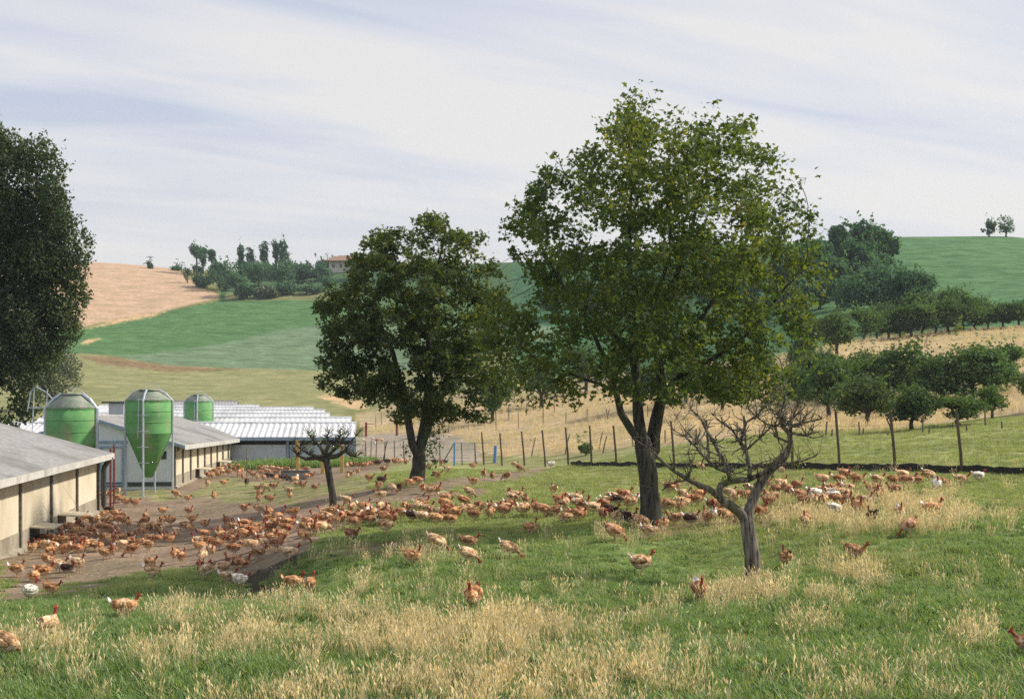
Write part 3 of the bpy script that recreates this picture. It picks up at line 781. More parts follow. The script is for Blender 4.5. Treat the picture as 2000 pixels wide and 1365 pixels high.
# bank shade modelled as a dark strip at the fence foot, upper edge ragged
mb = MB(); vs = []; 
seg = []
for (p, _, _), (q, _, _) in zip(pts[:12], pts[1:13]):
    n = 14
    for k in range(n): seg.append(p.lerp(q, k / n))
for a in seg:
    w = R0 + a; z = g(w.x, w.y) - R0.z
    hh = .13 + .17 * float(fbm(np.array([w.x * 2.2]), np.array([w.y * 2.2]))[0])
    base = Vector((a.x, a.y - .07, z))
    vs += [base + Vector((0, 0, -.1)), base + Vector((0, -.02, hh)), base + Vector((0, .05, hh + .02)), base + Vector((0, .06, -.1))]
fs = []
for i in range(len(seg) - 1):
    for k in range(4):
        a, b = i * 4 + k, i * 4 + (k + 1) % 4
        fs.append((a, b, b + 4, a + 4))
mb.add(vs, fs); mb.build('bank_shade_strip', M['bank_shade'], root)

root = empty('yard_fence', foot(930, 83)); tag(root, 'thin wire fence from the tall fence across to the white barn', 'fence'); R1 = Vector(root.location); pts = []
for px, Y in ((930, 83.5), (903, 84), (860, 84.5), (831, 85), (790, 86), (771, 86.5), (751, 87), (734, 87.5), (724, 88), (715, 88.3)):
    p = foot(px, Y); h = 1.55 + RND.uniform(-.12, .1); le = (RND.uniform(-.1, .1), 0)
    o = post_mesh(h, .035, le).build('post', M['stake'], root); o.location = p - R1; pts.append((p - R1, h, le))
for px, l, Y in ((746, .36, 87), (858, 1.0, 84.2)):
    p = foot(px, Y); mb = MB(); mb.tube([(0, 0, -.2), (l, 0, 1.5)], .035, 7); o = mb.build('brace', M['stake'], root); o.location = p - R1
wires(pts, [.2, .5, .8, 1.1, 1.4], .004, 'wire_mesh', root, .5, 1.4)

root = empty('blue_gate', foot(887, 83)); tag(root, 'light gate of grey wire hung between two bright blue posts', 'gate'); R1 = Vector(root.location)
a, b = foot(887, 83), foot(967, 84.5)
mb = MB(); mb.tube([(0, 0, -.2), (.02, 0, 1.55)], .055, 8); mb.build('gate_post', M['blue_post'], root)
mb = MB(); mb.tube([(-.05, 0, -.2), (.03, 0, 1.15)], .10, 8); o = mb.build('gate_post', M['blue_post'], root); o.location = b - R1
mb = MB(); d = b - a
mb.tube([(0.06, 0, 1.45), (d.x, d.y, 1.4)], .02, 6); mb.tube([(0.06, 0, .1), (d.x, d.y, .1)], .02, 6); mb.tube([(d.x / 2, d.y / 2, .1), (d.x / 2, d.y / 2, 1.42)], .02, 6); mb.build('gate_frame', M['wire'], root)
mb = MB()
for k in range(1, 7): mb.tube([(0.06, 0, .1 + k * .19), (d.x, d.y, .1 + k * .19)], .005, 3)
mb.build('gate_mesh', M['wire'], root)

ROWS = []
# green net posts and yellow posts in front of the white barn
for px, py, h in ((461, 905, 1.15), (482, 931, 1.75), (532, 905, 1.2), (570, 922, 1.65)):
    p = hit(px, py); mb = MB(); mb.tube([(0, 0, -.2), (0, 0, h * .5), (RND.uniform(-.03, .03), 0, h)], .028, 6); mb.box((0, 0, h * .6), (.07, .03, .03))
    o = mb.build('net_post', M['leaf_wood'] if False else M['stake']); o.location = p; o['category'] = 'post'; o['group'] = 'thin net posts before the white barn'
    ROWS.append((o, 'thin upright net post before the white barn', 'the grey roof corner', (-19.5, 92)))
for px, py, top in ((581, 925, 860), (630, 925, 885), (668, 922, 868)):
    p = hit(px, py); h = (py - top) / F * p.y; mb = MB(); mb.beam((0, 0, -.2), (0, 0, h), .20, .12); mb.box((0, -.07, h * .8), (.06, .03, .06))
    o = mb.build('timber_post', M['yellow_post']); o.location = p; o['category'] = 'post'; o['group'] = 'yellow timber posts before the white barn'
    ROWS.append((o, 'square yellow timber post around the pollarded tree', 'the grey roof corner', (-19.5, 92)))
for px, py, top in ((715, 853, 825), (775, 851, 822)):
    p = hit(px, py); h = (py - top) / F * p.y; mb = MB(); mb.tube([(0, 0, -.2), (0, 0, h)], .12, 8); mb.tube([(0, 0, h - .15), (.9, 0, h - .15)], .035, 5)
    o = mb.build('red_post', M['red_steel']); o.location = p; o['category'] = 'post'; o['group'] = 'red posts beyond the white barn'
    ROWS.append((o, 'red post on the straw slope past the white barn', 'that barn', (-11, 90)))
single_out(ROWS)

p = hit(578, 937)
root = empty('feed_trough', p); tag(root, 'grey metal trough among the far hens by the yellow posts', 'trough')
mb = MB(); mb.prism([(-.75, -.28, .48), (-.6, -.18, .05), (.6, -.18, .05), (.75, -.28, .48)], (0, .5, 0)); mb.build('tub', M['trough'], root)
mb = MB(); mb.tube([(-.77, -.29, .49), (.77, -.29, .49), (.77, .24, .49), (-.77, .24, .49), (-.77, -.29, .49)], .03, 6); mb.build('rim', M['dark_trim'], root)
for x in (-.5, .5): mb = MB(); mb.box((x, 0, .02), (.08, .4, .16)); mb.build('leg', M['dark_trim'], root)

# bare stakes of the old vineyard on the straw slope
ROWS = []
STK = [(1102,889,40,1),(1169,879,35,1),(1176,886,35,1),(1037,892,38,1),(1013,836,30,0),(1061,830,40,0),(1105,826,20,0),(1147,823,25,0),(1185,819,20,1),(1188,819,20,-1),
       (969,840,35,0),(994,820,30,0),(1029,812,26,0),(1018,800,24,0),(1238,872,30,-1),(1299,865,26,0),(1362,868,30,0),(1613,851,28,0),(1624,852,13,0),(1679,851,27,0),(1686,850,14,0),
       (1802,847,33,0),(1814,847,15,0),(1861,837,12,0),(1889,842,14,0),(1925,832,36,0),(1958,837,14,0),(1745,846,30,-2),(877,845,32,0),(915,838,28,0),(950,836,30,-2),(1215,822,24,0),(1265,815,24,0),
       (1690,700,22,0),(1740,690,20,0),(1772,683,18,0),(1810,676,20,0),(1805,680,16,1),(1845,655,16,0),(1083,806,24,0),(1130,801,24,0),(734,838,26,0),(745,830,24,0),(1410,845,30,0),(1440,850,26,0)]
for px, py, h, ln in STK:
    p = hit(px, py); hh = h / F * p.y; mb = MB(); le = ln * .22 * hh + RND.uniform(-.06, .06)
    mb.tube([(0, 0, -.3), (le * .5, 0, hh * .5), (le, 0, hh)], [.045, .042, .035], 6, jit=.3)
    o = mb.build('stake', M['stake']); o.location = p; o['category'] = 'stake'; o['group'] = 'old stakes on the straw slope'
    up = 'high on the slope by the upper trees' if py < 710 else 'on straw just past the tall fence' if py > 842 else 'in straw between the maples' if px < 1300 else 'near the orchard trees'
    kind = 'short' if h < 16 else 'leaning' if ln else 'tall' if h > 33 else 'thin'
    ROWS.append((o, '%s grey stake %s' % (kind, up), 'the white barn', (-11, 90)))
single_out(ROWS)

# ------------------------------------------------------------------ on the left hill
p = foot(672, 418); root = empty('house', p); tag(root, 'pale house with low tiled roof on the hill crest behind the smaller maple', 'house')
z0 = at(672, 526, 418).z - p.z - .5
mb = MB(); mb.box((0, 0, z0 / 2 + 1.0), (9, 7, z0 + 3.8 - 0)); mb.build('wall', M['house_wall'], root)
hz_ = z0 + 2.9
mb = MB(); mb.add([(-6.2, -5, hz_), (6.2, -5, hz_), (6.2, 5, hz_), (-6.2, 5, hz_), (-1.5, 0, hz_ + 2.1), (1.5, 0, hz_ + 2.1), (-6.2, -5, hz_ - .18), (6.2, -5, hz_ - .18), (6.2, 5, hz_ - .18), (-6.2, 5, hz_ - .18)],
      [(0, 1, 5, 4), (1, 2, 5), (2, 3, 4, 5), (3, 0, 4), (0, 6, 7, 1), (1, 7, 8, 2), (2, 8, 9, 3), (3, 9, 6, 0), (9, 8, 7, 6)])
rf = mb.build('roof', M['tile_roof'], root)
mb = MB(); mb.box((-3.6, -1, hz_ + 1.3), (.6, .6, 1.8)); mb.build('chimney', M['house_wall'], rf)
for x in (-3, -.6, 2.6):
    mb = MB(); mb.box((x, -3.53, hz_ - 1.6), (1.0, .08, 1.3)); fr = mb.build('window', M['house_wall'], root)
    mb = MB(); mb.box((x, -3.58, hz_ - 1.6), (.8, .04, 1.1)); mb.build('pane', M['glass'], fr)
for px, base, top, lab in ((563, 520, 493, 'thin utility pole with cross arm near the tall narrow trees'), (293, 526, 500, 'thin lattice mast standing at the crest of the tan field'), (355, 530, 516, 'short pole on the crest between the tan field and the pines')):
    Y = 420 if px != 293 else 425
    p = foot(px, Y); zt = CH - (top - HY) / F * Y - p.z
    root = empty('utility_pole', p); tag(root, lab, 'pole', None)
    mb = MB(); mb.tube([(0, 0, -.5), (0, 0, zt)], [.22, .13], 7); mb.build('shaft', M['pole'], root)
    mb = MB(); mb.beam((-1.3, 0, zt - .4), (1.3, 0, zt - .4), .16, .16); mb.build('cross_arm', M['pole'], root)
# ------------------------------------------------------------------ trees
LEAF_MAPLE = np.array([(0, .02), (.16, -.10), (.42, -.12), (.30, .12), (.50, .36), (.26, .36), (.20, .50), (.0, .98), (-.20, .50), (-.26, .36), (-.50, .36), (-.30, .12), (-.42, -.12), (-.16, -.10)]) * .9
LEAF_OVAL = np.array([(0, -.35), (.22, -.05), (.2, .2), (0, .55), (-.2, .2), (-.22, -.05)])
LEAF_ROUGH = np.array([(0, -.4), (.3, -.28), (.2, .02), (.42, .2), (.12, .3), (0, .62), (-.14, .28), (-.4, .16), (-.18, -.04), (-.28, -.3)])

def leaves_mesh(name, P, size, mat, outline, tint, up=.35, rng=None, droop=.25, nrm=None):
    """one mesh of many flat little leaves at points P"""
    rng = rng or NR; n = len(P); k = len(outline)
    nn = rng.normal(size=(n, 3)) + np.array([0, 0, up])
    if nrm is not None: nn += nrm
    nn /= np.linalg.norm(nn, axis=1, keepdims=True)
    a = rng.normal(size=(n, 3)) + np.array([0, 0, -droop * 2]); a -= nn * (a * nn).sum(1, keepdims=True); a /= np.linalg.norm(a, axis=1, keepdims=True)
    b = np.cross(nn, a)
    s = (size * rng.uniform(.5, 1.35, n))[:, None, None]
    o = outline
    V = P[:, None, :] + s * (o[None, :, 1:2] * a[:, None, :] + o[None, :, 0:1] * b[:, None, :] - (np.abs(o[None, :, 0:1]) * .35) * nn[:, None, :])
    C = P[:, None, :] + s * (.2 * a[:, None, :])
    V = np.concatenate([C, V], 1)
    base = (np.arange(n) * (k + 1))[:, None]
    t = np.stack([np.concatenate([base, base + 1 + i, base + 1 + (i + 1) % k], 1) for i in range(k)], 1).reshape(-1, 3)
    me = np_mesh(name, V.reshape(-1, 3), tris=t, mats=[mat])
    attr(me, 'tint', 'FLOAT', np.repeat(np.clip(tint, 0, 1), k + 1).astype(np.float32))
    return me

def colonize(seeds, parents, A, step, infl, kill, iters=160, grav=0.0):
    """grow twigs from the limb nodes towards the attraction points A"""
    nodes = [np.array(s, float) for s in seeds]; par = list(parents)
    A = A.copy(); near = np.full(len(A), -1); nd = np.full(len(A), 1e9); done = 0
    for it in range(iters):
        Nn = np.array(nodes[done:])
        d = np.linalg.norm(A[:, None] - Nn[None], axis=2); j = d.argmin(1); dm = d[np.arange(len(A)), j]
        up = dm < nd; nd[up] = dm[up]; near[up] = j[up] + done; done = len(nodes)
        live = nd > kill; A = A[live]; near = near[live]; nd = nd[live]
        if not len(A): break
        act = nd < infl
        if not act.any(): break
        tgt = {}
        NA = np.array(nodes)
        dirs = A[act] - NA[near[act]]; dirs /= np.linalg.norm(dirs, axis=1, keepdims=True)
        acc = np.zeros((len(nodes), 3)); cnt = np.zeros(len(nodes)); np.add.at(acc, near[act], dirs); np.add.at(cnt, near[act], 1)
        new = 0
        for i in np.nonzero(cnt)[0]:
            v = acc[i] / cnt[i] + NR.normal(size=3) * .12 + np.array([0, 0, grav]); l = np.linalg.norm(v)
            if l < .15: continue
            p = NA[i] + v / l * step
            nodes.append(p); par.append(int(i)); new += 1
        if not new: break
        if len(nodes) > 16000: break
    return np.array(nodes), np.array(par)

def skeleton_mesh(name, nodes, par, rtip, expo, mat, rmax=None, parent=None, fixed=None, flare=None):
    n = len(nodes); ch = [[] for _ in range(n)]
    for i, p in enumerate(par):
        if p >= 0: ch[p].append(i)
    r = np.zeros(n)
    order = list(range(n))
    for i in sorted(order, key=lambda i: -i):
        r[i] = rtip if not ch[i] else sum(r[c] ** expo for c in ch[i]) ** (1 / expo)
    if fixed is not None:
        for i, v in fixed.items(): r[i] = v
    mb = MB()
    used = set()
    for i in range(n):
        if par[i] >= 0 and i in used: continue
    # chains: follow the thickest child
    start = [(i, None) for i in range(n) if par[i] < 0]
    while start:
        i, p = start.pop()
        chain = [i]
        cur = i
        while ch[cur]:
            cs = sorted(ch[cur], key=lambda c: -r[c])
            for c in cs[1:]: start.append((c, cur))
            cur = cs[0]; chain.append(cur)
        pts = [nodes[k] for k in chain]; rad = [r[k] for k in chain]
        if p is not None: pts = [nodes[p]] + pts; rad = [min(rad[0] * 1.05, r[p])] + rad
        if len(pts) > 1:
            m = max(rad); sides = 12 if m > .12 else 7 if m > .04 else 4 if m > .015 else 3
            mb.tube(pts, rad, sides, jit=.10 if m > .05 else 0)
    o = mb.build(name, mat, parent, smooth=True)
    return o, r

def blob_points(blobs, n, axis_px, Rx, cz_px, Rz, Ydist, depth, rng):
    """points through a crown whose outline in elevation is the union of discs (column, row, radius)"""
    ar = np.array(blobs, float); w = ar[:, 2] ** 2; w /= w.sum()
    k = rng.choice(len(ar), n, p=w); a = rng.uniform(0, 2 * np.pi, n); rr = ar[k, 2] * np.sqrt(rng.uniform(0, 1, n))
    px = ar[k, 0] + rr * np.cos(a); py = ar[k, 1] + rr * np.sin(a)
    q = 1 - ((px - axis_px) / Rx) ** 2 - ((py - cz_px) / Rz) ** 2
    d = depth * np.sqrt(np.clip(q, .06, 1)) * rng.uniform(-1, 1, n)
    s = Ydist / F
    return np.stack([(px - 1000) * s, Ydist + d, CH - (py - HY) * s], 1)

def clump_noise(P, sc, seed):
    x, y, z = P[:, 0] * sc + seed, P[:, 1] * sc + seed * 2, P[:, 2] * sc
    return (vnoise(x + z * .7, y + z * .5) + vnoise(y - z * .6 + 40, x * .8 + z + 9)) / 2

def limbs(paths, Y):
    """limb skeletons from elevation polylines (column, row, depth offset, radius); first node of a later limb names its parent as (limb, index)"""
    nodes, par, fixed, idx = [], [], {}, []
    s = Y / F
    for path, pr in paths:
        ids = []; prev = -1 if pr is None else idx[pr[0]][pr[1]]
        pts = [(Vector(((px - 1000) * s, Y + dy, CH - (py - HY) * s)), r) for px, py, dy, r in path]
        for k, (p, r) in enumerate(pts):
            last = nodes[prev] if prev >= 0 else None
            if last is not None:
                d = (p - Vector(last)).length; m = max(1, int(d / .3)); r0 = fixed[prev]
                base = Vector(last)
                for t in range(1, m + 1):
                    f = t / m
                    q = base.lerp(p, f) + Vector((RND.uniform(-.02, .02), RND.uniform(-.02, .02), 0))
                    nodes.append(tuple(q)); par.append(prev); prev = len(nodes) - 1; fixed[prev] = r0 + (r - r0) * f
                    if k == 0 and pr is not None: fixed[prev] = r
            else:
                nodes.append(tuple(p)); par.append(-1); prev = 0 if len(nodes) == 1 else len(nodes) - 1; fixed[prev] = r
            ids.append(prev)
        idx.append(ids)
    return nodes, par, fixed

def big_tree(name, label, Y, paths, blobs, axis, Rx, cz, Rz, depth, natt, nleaf, lsize, mat_leaf, outline, seed, step=.24, infl=1.6, kill=.36, gap=.40, rtip=.006, agap=.35):
    rng = np.random.default_rng(seed)
    nodes, par, fixed = limbs(paths, Y)
    A = blob_points(blobs, natt, axis, Rx, cz, Rz, Y, depth, rng)
    A = A[clump_noise(A, .85, seed) > agap]
    nd, pr = colonize(nodes, par, A, step, infl, kill)
    base = Vector(nodes[0]); root = empty(name, base); tag(root, label, 'tree')
    b = np.array(base)
    tr, r = skeleton_mesh('trunk', nd - b, pr, rtip, 2.3, M['bark'], None, root, fixed)
    # leaves sit on the thin twigs
    thin = np.nonzero(r < rtip * 3.2)[0]
    thin = thin[thin >= len(nodes)]
    k = rng.choice(thin, nleaf); P = nd[k] + np.clip(rng.normal(size=(nleaf, 3)), -1.5, 1.5) * np.array([.17, .17, .15])
    keep = clump_noise(P, 1.5, seed + 3) > gap; P = P[keep]
    t = clump_noise(P, .6, seed + 8) * .9 - .1 + rng.normal(size=len(P)) * .16 + (rng.random(len(P)) < .02) * .5
    me = leaves_mesh('crown', P - b, lsize, mat_leaf, outline, t, up=.85, rng=rng)
    o = link(bpy.data.objects.new('crown', me), root)
    print(name, len(nd), len(P))
    return root

M1 = [([(1276,1034,0,.44),(1273,1012,0,.31),(1268,960,0,.245),(1262,900,0,.235),(1256,868,0,.22)], None),
      ([(1232,838,-.1,.11),(1212,806,-.2,.095),(1202,770,-.3,.08),(1180,700,-.5,.06),(1130,600,-.8,.04)], (0, 4)),
      ([(1248,820,.1,.15),(1244,770,.1,.13),(1240,690,.2,.11),(1236,580,.2,.085),(1228,450,.1,.055),(1236,300,0,.03)], (0, 4)),
      ([(1278,880,.3,.19),(1284,820,.35,.17),(1298,770,.4,.14),(1290,690,.6,.11),(1320,560,.7,.08),(1360,430,.6,.05),(1390,300,.5,.025)], (0, 3)),
      ([(1330,735,.2,.075),(1390,700,-.2,.06),(1460,650,-.4,.045),(1530,560,-.5,.03)], (3, 2)),
      ([(1180,640,-.3,.06),(1100,560,-.2,.045),(1050,470,0,.03)], (2, 2)),
      ([(1270,600,-.9,.06),(1300,500,-1.2,.045),(1290,380,-1.2,.03)], (2, 2)),
      ([(1380,620,.9,.06),(1450,520,1.0,.045),(1490,410,.9,.03)], (3, 3)),
      ([(1200,760,.8,.05),(1120,730,1.2,.035),(1050,700,1.5,.025)], (2, 1))]
B1 = [(1243,240,58),(1190,262,36),(1180,330,85),(1290,335,95),(1375,300,80),(1452,278,42),(1085,395,75),(1018,415,40),(1200,450,125),(1340,430,120),(1470,400,90),(1540,455,62),(1070,540,85),(1180,600,135),
      (1320,580,150),(1460,560,120),(1550,590,58),(1060,660,85),(1140,720,80),(1300,710,85),(1440,690,100),(1535,690,68),(990,620,70),(1010,715,55),(965,655,50),(1045,640,60),(1000,560,60),(1015,760,34),(1390,760,34),(1500,745,50),(1100,770,28)]
big_tree('maple_tree', 'tallest maple with forked trunk and broad crown, standing among the hens', 33, M1, B1, 1290, 345, 500, 345, 4.1, 3600, 54000, .138, M['leaf_maple'], LEAF_MAPLE, 3, gap=.42, agap=.405)

M2 = [([(812,950,0,.40),(815,935,0,.32),(817,912,0,.27),(818,896,0,.26)], None),
      ([(806,868,-.1,.16),(798,820,-.15,.15),(790,770,-.2,.13),(770,690,-.3,.09),(730,600,-.5,.05)], (0, 3)),
      ([(824,850,.2,.19),(832,800,.2,.17),(838,740,.2,.15),(836,640,.2,.11),(850,540,.1,.06),(870,450,0,.03)], (0, 3)),
      ([(843,815,.5,.13),(860,770,.7,.12),(890,690,.8,.08),(930,600,.8,.05)], (0, 3)),
      ([(810,680,-.6,.08),(790,580,-.7,.05),(770,490,-.6,.03)], (2, 2))]
B2 = [(872,455,38),(820,460,40),(770,490,60),(860,510,75),(925,470,34),(705,520,38),(690,590,60),(770,600,95),(880,610,105),(650,640,36),(690,680,60),(790,710,105),(900,710,110),(960,560,45),(975,650,60),(965,610,50),(660,725,42),(700,755,42),
      (780,760,58),(870,760,56),(935,775,52),(965,755,42),(850,440,30),(640,600,22),(655,690,30),(945,500,26),(990,745,30)]
big_tree('maple_tree', 'smaller maple with ivied forked trunk, near the white barn', 50, M2, B2, 815, 190, 620, 230, 3.9, 2900, 48000, .162, M['leaf_maple'], LEAF_MAPLE, 9, agap=.40, step=.32, infl=2.2, kill=.5, gap=.405, rtip=.008)
# ivy on its trunk
rt = [o for o in bpy.data.objects if o.name.startswith('maple_tree')][-1]
P = []
for px, py, dy, rad, n in ((846,855,.5,.24,170),(838,880,.3,.22,120),(858,830,.6,.28,150),(843,905,.1,.18,50),(795,880,-.2,.15,40)):
    c = np.array(at(px, py, 50 - .35)); P.append(c + NR.normal(size=(n, 3)) * rad * np.array([.8, .6, 1.1]))
P = np.concatenate(P) - np.array(rt.location)
me = leaves_mesh('ivy', P, .13, M['leaf_orchard'], LEAF_OVAL, NR.random(len(P))); link(bpy.data.objects.new('ivy', me), rt)

# ---- the two bare, hard-pruned trees
def twiggy(name, label, Y, paths, twigs, seed, mat, tufts, spread=.35, length=(.12, .45)):
    """prescribed limbs, with short crooked spurs along them"""
    rn = random.Random(seed)
    nodes, par, fixed = limbs(paths, Y); nodes = [Vector(p) for p in nodes]
    n0 = len(nodes)
    cand = [i for i in range(n0) if fixed[i] < twigs[1]]
    for _ in range(twigs[0]):
        i = rn.choice(cand + list(range(n0, len(nodes)))) if len(nodes) > n0 and rn.random() < .35 else rn.choice(cand)
        r = fixed[i] * rn.uniform(.35, .6); r = min(max(r, .0042), .018)
        d = Vector((rn.gauss(0, 1), rn.gauss(0, .8), rn.gauss(.55, .8))).normalized(); prev = i
        ln = rn.uniform(*length)
        for t in range(3):
            d = (d + Vector((rn.gauss(0, spread), rn.gauss(0, spread), rn.gauss(.12, spread)))).normalized()
            nodes.append(nodes[prev] + d * ln / 3); par.append(prev); fixed[len(nodes) - 1] = r * (1 - t * .22); prev = len(nodes) - 1
    base = nodes[0].copy(); root = empty(name, base); tag(root, label, 'tree')
    nd = np.array([tuple(p - base) for p in nodes])
    skeleton_mesh('trunk', nd, np.array(par), .005, 2.3, mat, None, root, fixed)
    P = []
    s = Y / F
    for px, py, n, rad in tufts:
        c = np.array([(px - 1000) * s, Y, CH - (py - HY) * s]) - np.array(base); P.append(c + NR.normal(size=(n, 3)) * rad)
    P = np.concatenate(P); me = leaves_mesh('crown', P, .055 * Y / 24.3, M['leaf_bright'], LEAF_OVAL, NR.random(len(P))); link(bpy.data.objects.new('crown', me), root)
    return root
T3 = [([(1470,1150,0,.22),(1470,1128,0,.165),(1467,1085,0,.150),(1462,1050,0,.145),(1458,1022,0,.135)], None),
      # right stem
      ([(1464,1000,.05,.10),(1474,975,.08,.095),(1484,950,.1,.09),(1500,925,.1,.085),(1520,903,.05,.08),(1536,886,0,.07),(1546,866,0,.055),(1542,845,0,.05),(1530,835,.05,.042),(1528,820,.1,.035)], (0, 4)),
      # left stem
      ([(1443,1000,-.05,.095),(1425,985,-.05,.09),(1405,972,-.05,.085),(1385,955,-.1,.06),(1362,945,-.15,.05),(1340,935,-.2,.042),(1315,918,-.2,.034),(1290,898,-.25,.026),(1265,872,-.3,.02)], (0, 4)),
      # arm rising from the left stem, bending right to meet the crown
      ([(1402,962,0,.075),(1410,948,.05,.07),(1428,940,.1,.066),(1450,938,.1,.06),(1468,938,.15,.052),(1480,930,.1,.045),(1500,917,0,.035),(1530,905,-.1,.028),(1560,900,-.15,.02),(1585,890,-.2,.013),(1597,882,-.2,.009)], (2, 2)),
      ([(1430,925,.2,.045),(1415,895,.3,.042),(1400,868,.35,.036),(1385,840,.3,.028),(1372,820,.3,.02),(1355,800,.3,.012)], (3, 2)),
      ([(1418,920,-.2,.036),(1395,912,-.3,.034),(1372,890,-.35,.028),(1350,868,-.4,.022),(1330,850,-.4,.016),(1312,838,-.4,.010)], (3, 2)),
      ([(1466,915,.1,.042),(1460,880,.15,.038),(1450,862,.15,.034),(1430,840,.1,.026),(1412,826,.1,.02),(1395,810,.1,.012)], (3, 4)),
      ([(1455,845,.2,.028),(1462,825,.2,.024),(1480,812,.2,.02),(1500,790,.15,.016),(1515,775,.1,.01)], (6, 2)),
      ([(1480,855,-.1,.02),(1500,835,-.1,.016),(1508,815,-.1,.01)], (6, 1)),
      ([(1520,855,.1,.034),(1516,835,.15,.03),(1500,828,.2,.025),(1480,815,.2,.018),(1465,800,.2,.012)], (1, 6)),
      ([(1522,812,.1,.026),(1530,795,.1,.02),(1535,775,.1,.012)], (1, 9)),
      ([(1555,848,-.1,.034),(1572,850,-.15,.026),(1585,842,-.15,.018)], (1, 7)),
      ([(1545,832,-.1,.036),(1560,826,-.1,.028),(1580,822,-.1,.02),(1600,818,-.1,.012)], (1, 7)),
      ([(1552,812,.1,.026),(1565,806,.1,.018),(1575,812,.1,.01)], (1, 8)),
      ([(1345,905,-.2,.018),(1342,885,-.2,.014),(1346,868,-.2,.008)], (2, 5)),
      ([(1385,880,.3,.018),(1362,862,.2,.014),(1340,842,.2,.01),(1322,815,.2,.007)], (4, 1)),
      ([(1318,940,-.2,.014),(1300,945,-.25,.010),(1290,955,-.3,.006)], (2, 5))]
twiggy('bare_tree', 'nearly leafless forked tree with crooked limbs and grooved trunk, in dry grass', 24.3, T3, (760, .05), 5, M['bark_grey'],
       [(1543,873,60,.05),(1560,905,25,.05),(1430,930,90,.09),(1415,940,60,.07),(1580,885,22,.04),(1505,907,20,.04),(1350,935,15,.05)], length=(.08, .42))
T4 = [([(652,1015,0,.15),(652,1000,0,.13),(650,965,0,.115),(644,930,0,.11),(638,903,0,.115),(634,895,0,.13)], None),
      ([(615,893,.1,.085),(595,897,.2,.06),(580,890,.2,.04),(572,876,.2,.02)], (0, 5)),
      ([(660,890,-.1,.08),(675,880,-.15,.05),(685,865,-.1,.035),(695,850,0,.02),(703,842,0,.012)], (0, 5)),
      ([(628,880,.3,.06),(618,868,.4,.05),(606,858,.4,.035),(600,848,.4,.02)], (0, 5)),
      ([(640,878,-.3,.07),(648,862,-.3,.05),(640,852,-.3,.04),(645,845,-.3,.02)], (0, 5)),
      ([(655,875,.3,.05),(668,862,.3,.04),(678,850,.3,.02)], (0, 5)),
      ([(606,885,-.3,.05),(590,875,-.35,.035),(577,862,-.35,.015)], (0, 5)),
      ([(680,888,.2,.04),(693,892,.2,.03),(703,886,.2,.02)], (2, 1)),
      ([(660,862,-.2,.04),(666,850,-.2,.025),(674,844,-.2,.015)], (4, 1))]
twiggy('pollarded_tree', 'small pollarded tree with flat spiky crown above the brown yard', 42, T4, (400, .06), 8, M['bark'],
       [(664,840,14,.06),(612,855,30,.14),(636,872,30,.12),(655,870,30,.12),(600,872,24,.10),(672,845,14,.07),(690,895,20,.12)], length=(.12, .40))

# ---- the poplar at the edge, and the shrub under it
def crown_cloud(blobs3, n, rng, shell=.55):
    """leaf points thick near the surface of overlapping blobs (x, y, z, rx, rz)"""
    ar = np.array(blobs3, float); w = ar[:, 3] ** 2 * ar[:, 4]; w /= w.sum()
    k = rng.choice(len(ar), n, p=w); d = rng.normal(size=(n, 3)); d /= np.linalg.norm(d, axis=1, keepdims=True)
    rr = rng.uniform(shell ** 3, 1, n) ** (1 / 3) * rng.uniform(.86, 1.1, n)
    P = ar[k, :3] + d * rr[:, None] * np.stack([ar[k, 3], ar[k, 3], ar[k, 4]], 1)
    return P, d
def cloud_tree(name, blobs3, nleaf, lsize, mat, trunk, seed, outline=LEAF_ROUGH, gap=.36, gsc=1.0, shell=.5, bark=None, label=None, cat='tree', loc=(0, 0, 0), tint0=0.0, nlimb=7):
    rng = np.random.default_rng(seed); rn = random.Random(seed)
    P, d = crown_cloud(blobs3, nleaf, rng, shell)
    cl = clump_noise(P, gsc, seed); keep = cl > gap; P = P[keep]; d = d[keep]
    P += d * ((clump_noise(P, gsc * 2.2, seed + 5) - .5) * lsize * 3)[:, None]
    # young shoots break the outline
    ns = max(6, len(P) // (110 if lsize < .4 else 260)); up = np.nonzero(d[:, 2] > -.2)[0]; si = rng.choice(up, ns); sl = lsize * rng.uniform(1.5, 6 if lsize < .22 else 3, ns); dirv = d[si] * .7 + np.array([0, 0, .8]) + rng.normal(size=(ns, 3)) * .3
    f = rng.random((ns, 9)); SP = (P[si][:, None] + dirv[:, None] * (sl[:, None] * f)[..., None] + rng.normal(size=(ns, 9, 3)) * lsize * .35).reshape(-1, 3)
    P = np.concatenate([P, SP]); d = np.concatenate([d, np.repeat(d[si], 9, 0)])
    t = tint0 + clump_noise(P, gsc * .9, seed + 2) * .9 - .05 + rng.normal(size=len(P)) * .15
    me = leaves_mesh('crown', P, lsize, mat, outline, t, rng=rng, nrm=d * .8)
    root = empty(name, loc)
    if label: tag(root, label, cat)
    mb = MB(); h, r0, fork = trunk
    mb.tube([(0, 0, -.4), (0, 0, 0), (rn.uniform(-.05, .05) * h, 0, fork * .5), (0, 0, fork)], [r0 * 1.3, r0 * 1.1, r0 * .9, r0 * .8], 8, jit=.15)
    bl = sorted(blobs3, key=lambda b: -b[3])
    for i in range(nlimb):
        b = bl[i % len(bl)]; e = Vector((b[0] + rn.uniform(-.5, .5) * b[3], b[1] + rn.uniform(-.5, .5) * b[3], b[2] + rn.uniform(-.3, .4) * b[4]))
        s = Vector((0, 0, fork * rn.uniform(.75, 1))); m = s.lerp(e, .5) + Vector((0, 0, -.08 * (e - s).length))
        mb.tube([s, m, e], [r0 * .5, r0 * .33, r0 * .1], 6)
    o = mb.build('trunk', bark or M['bark_far'], root, True)
    c = link(bpy.data.objects.new('crown', me), root); ALLKIDS.setdefault(root.name, []).append(c)
    return root

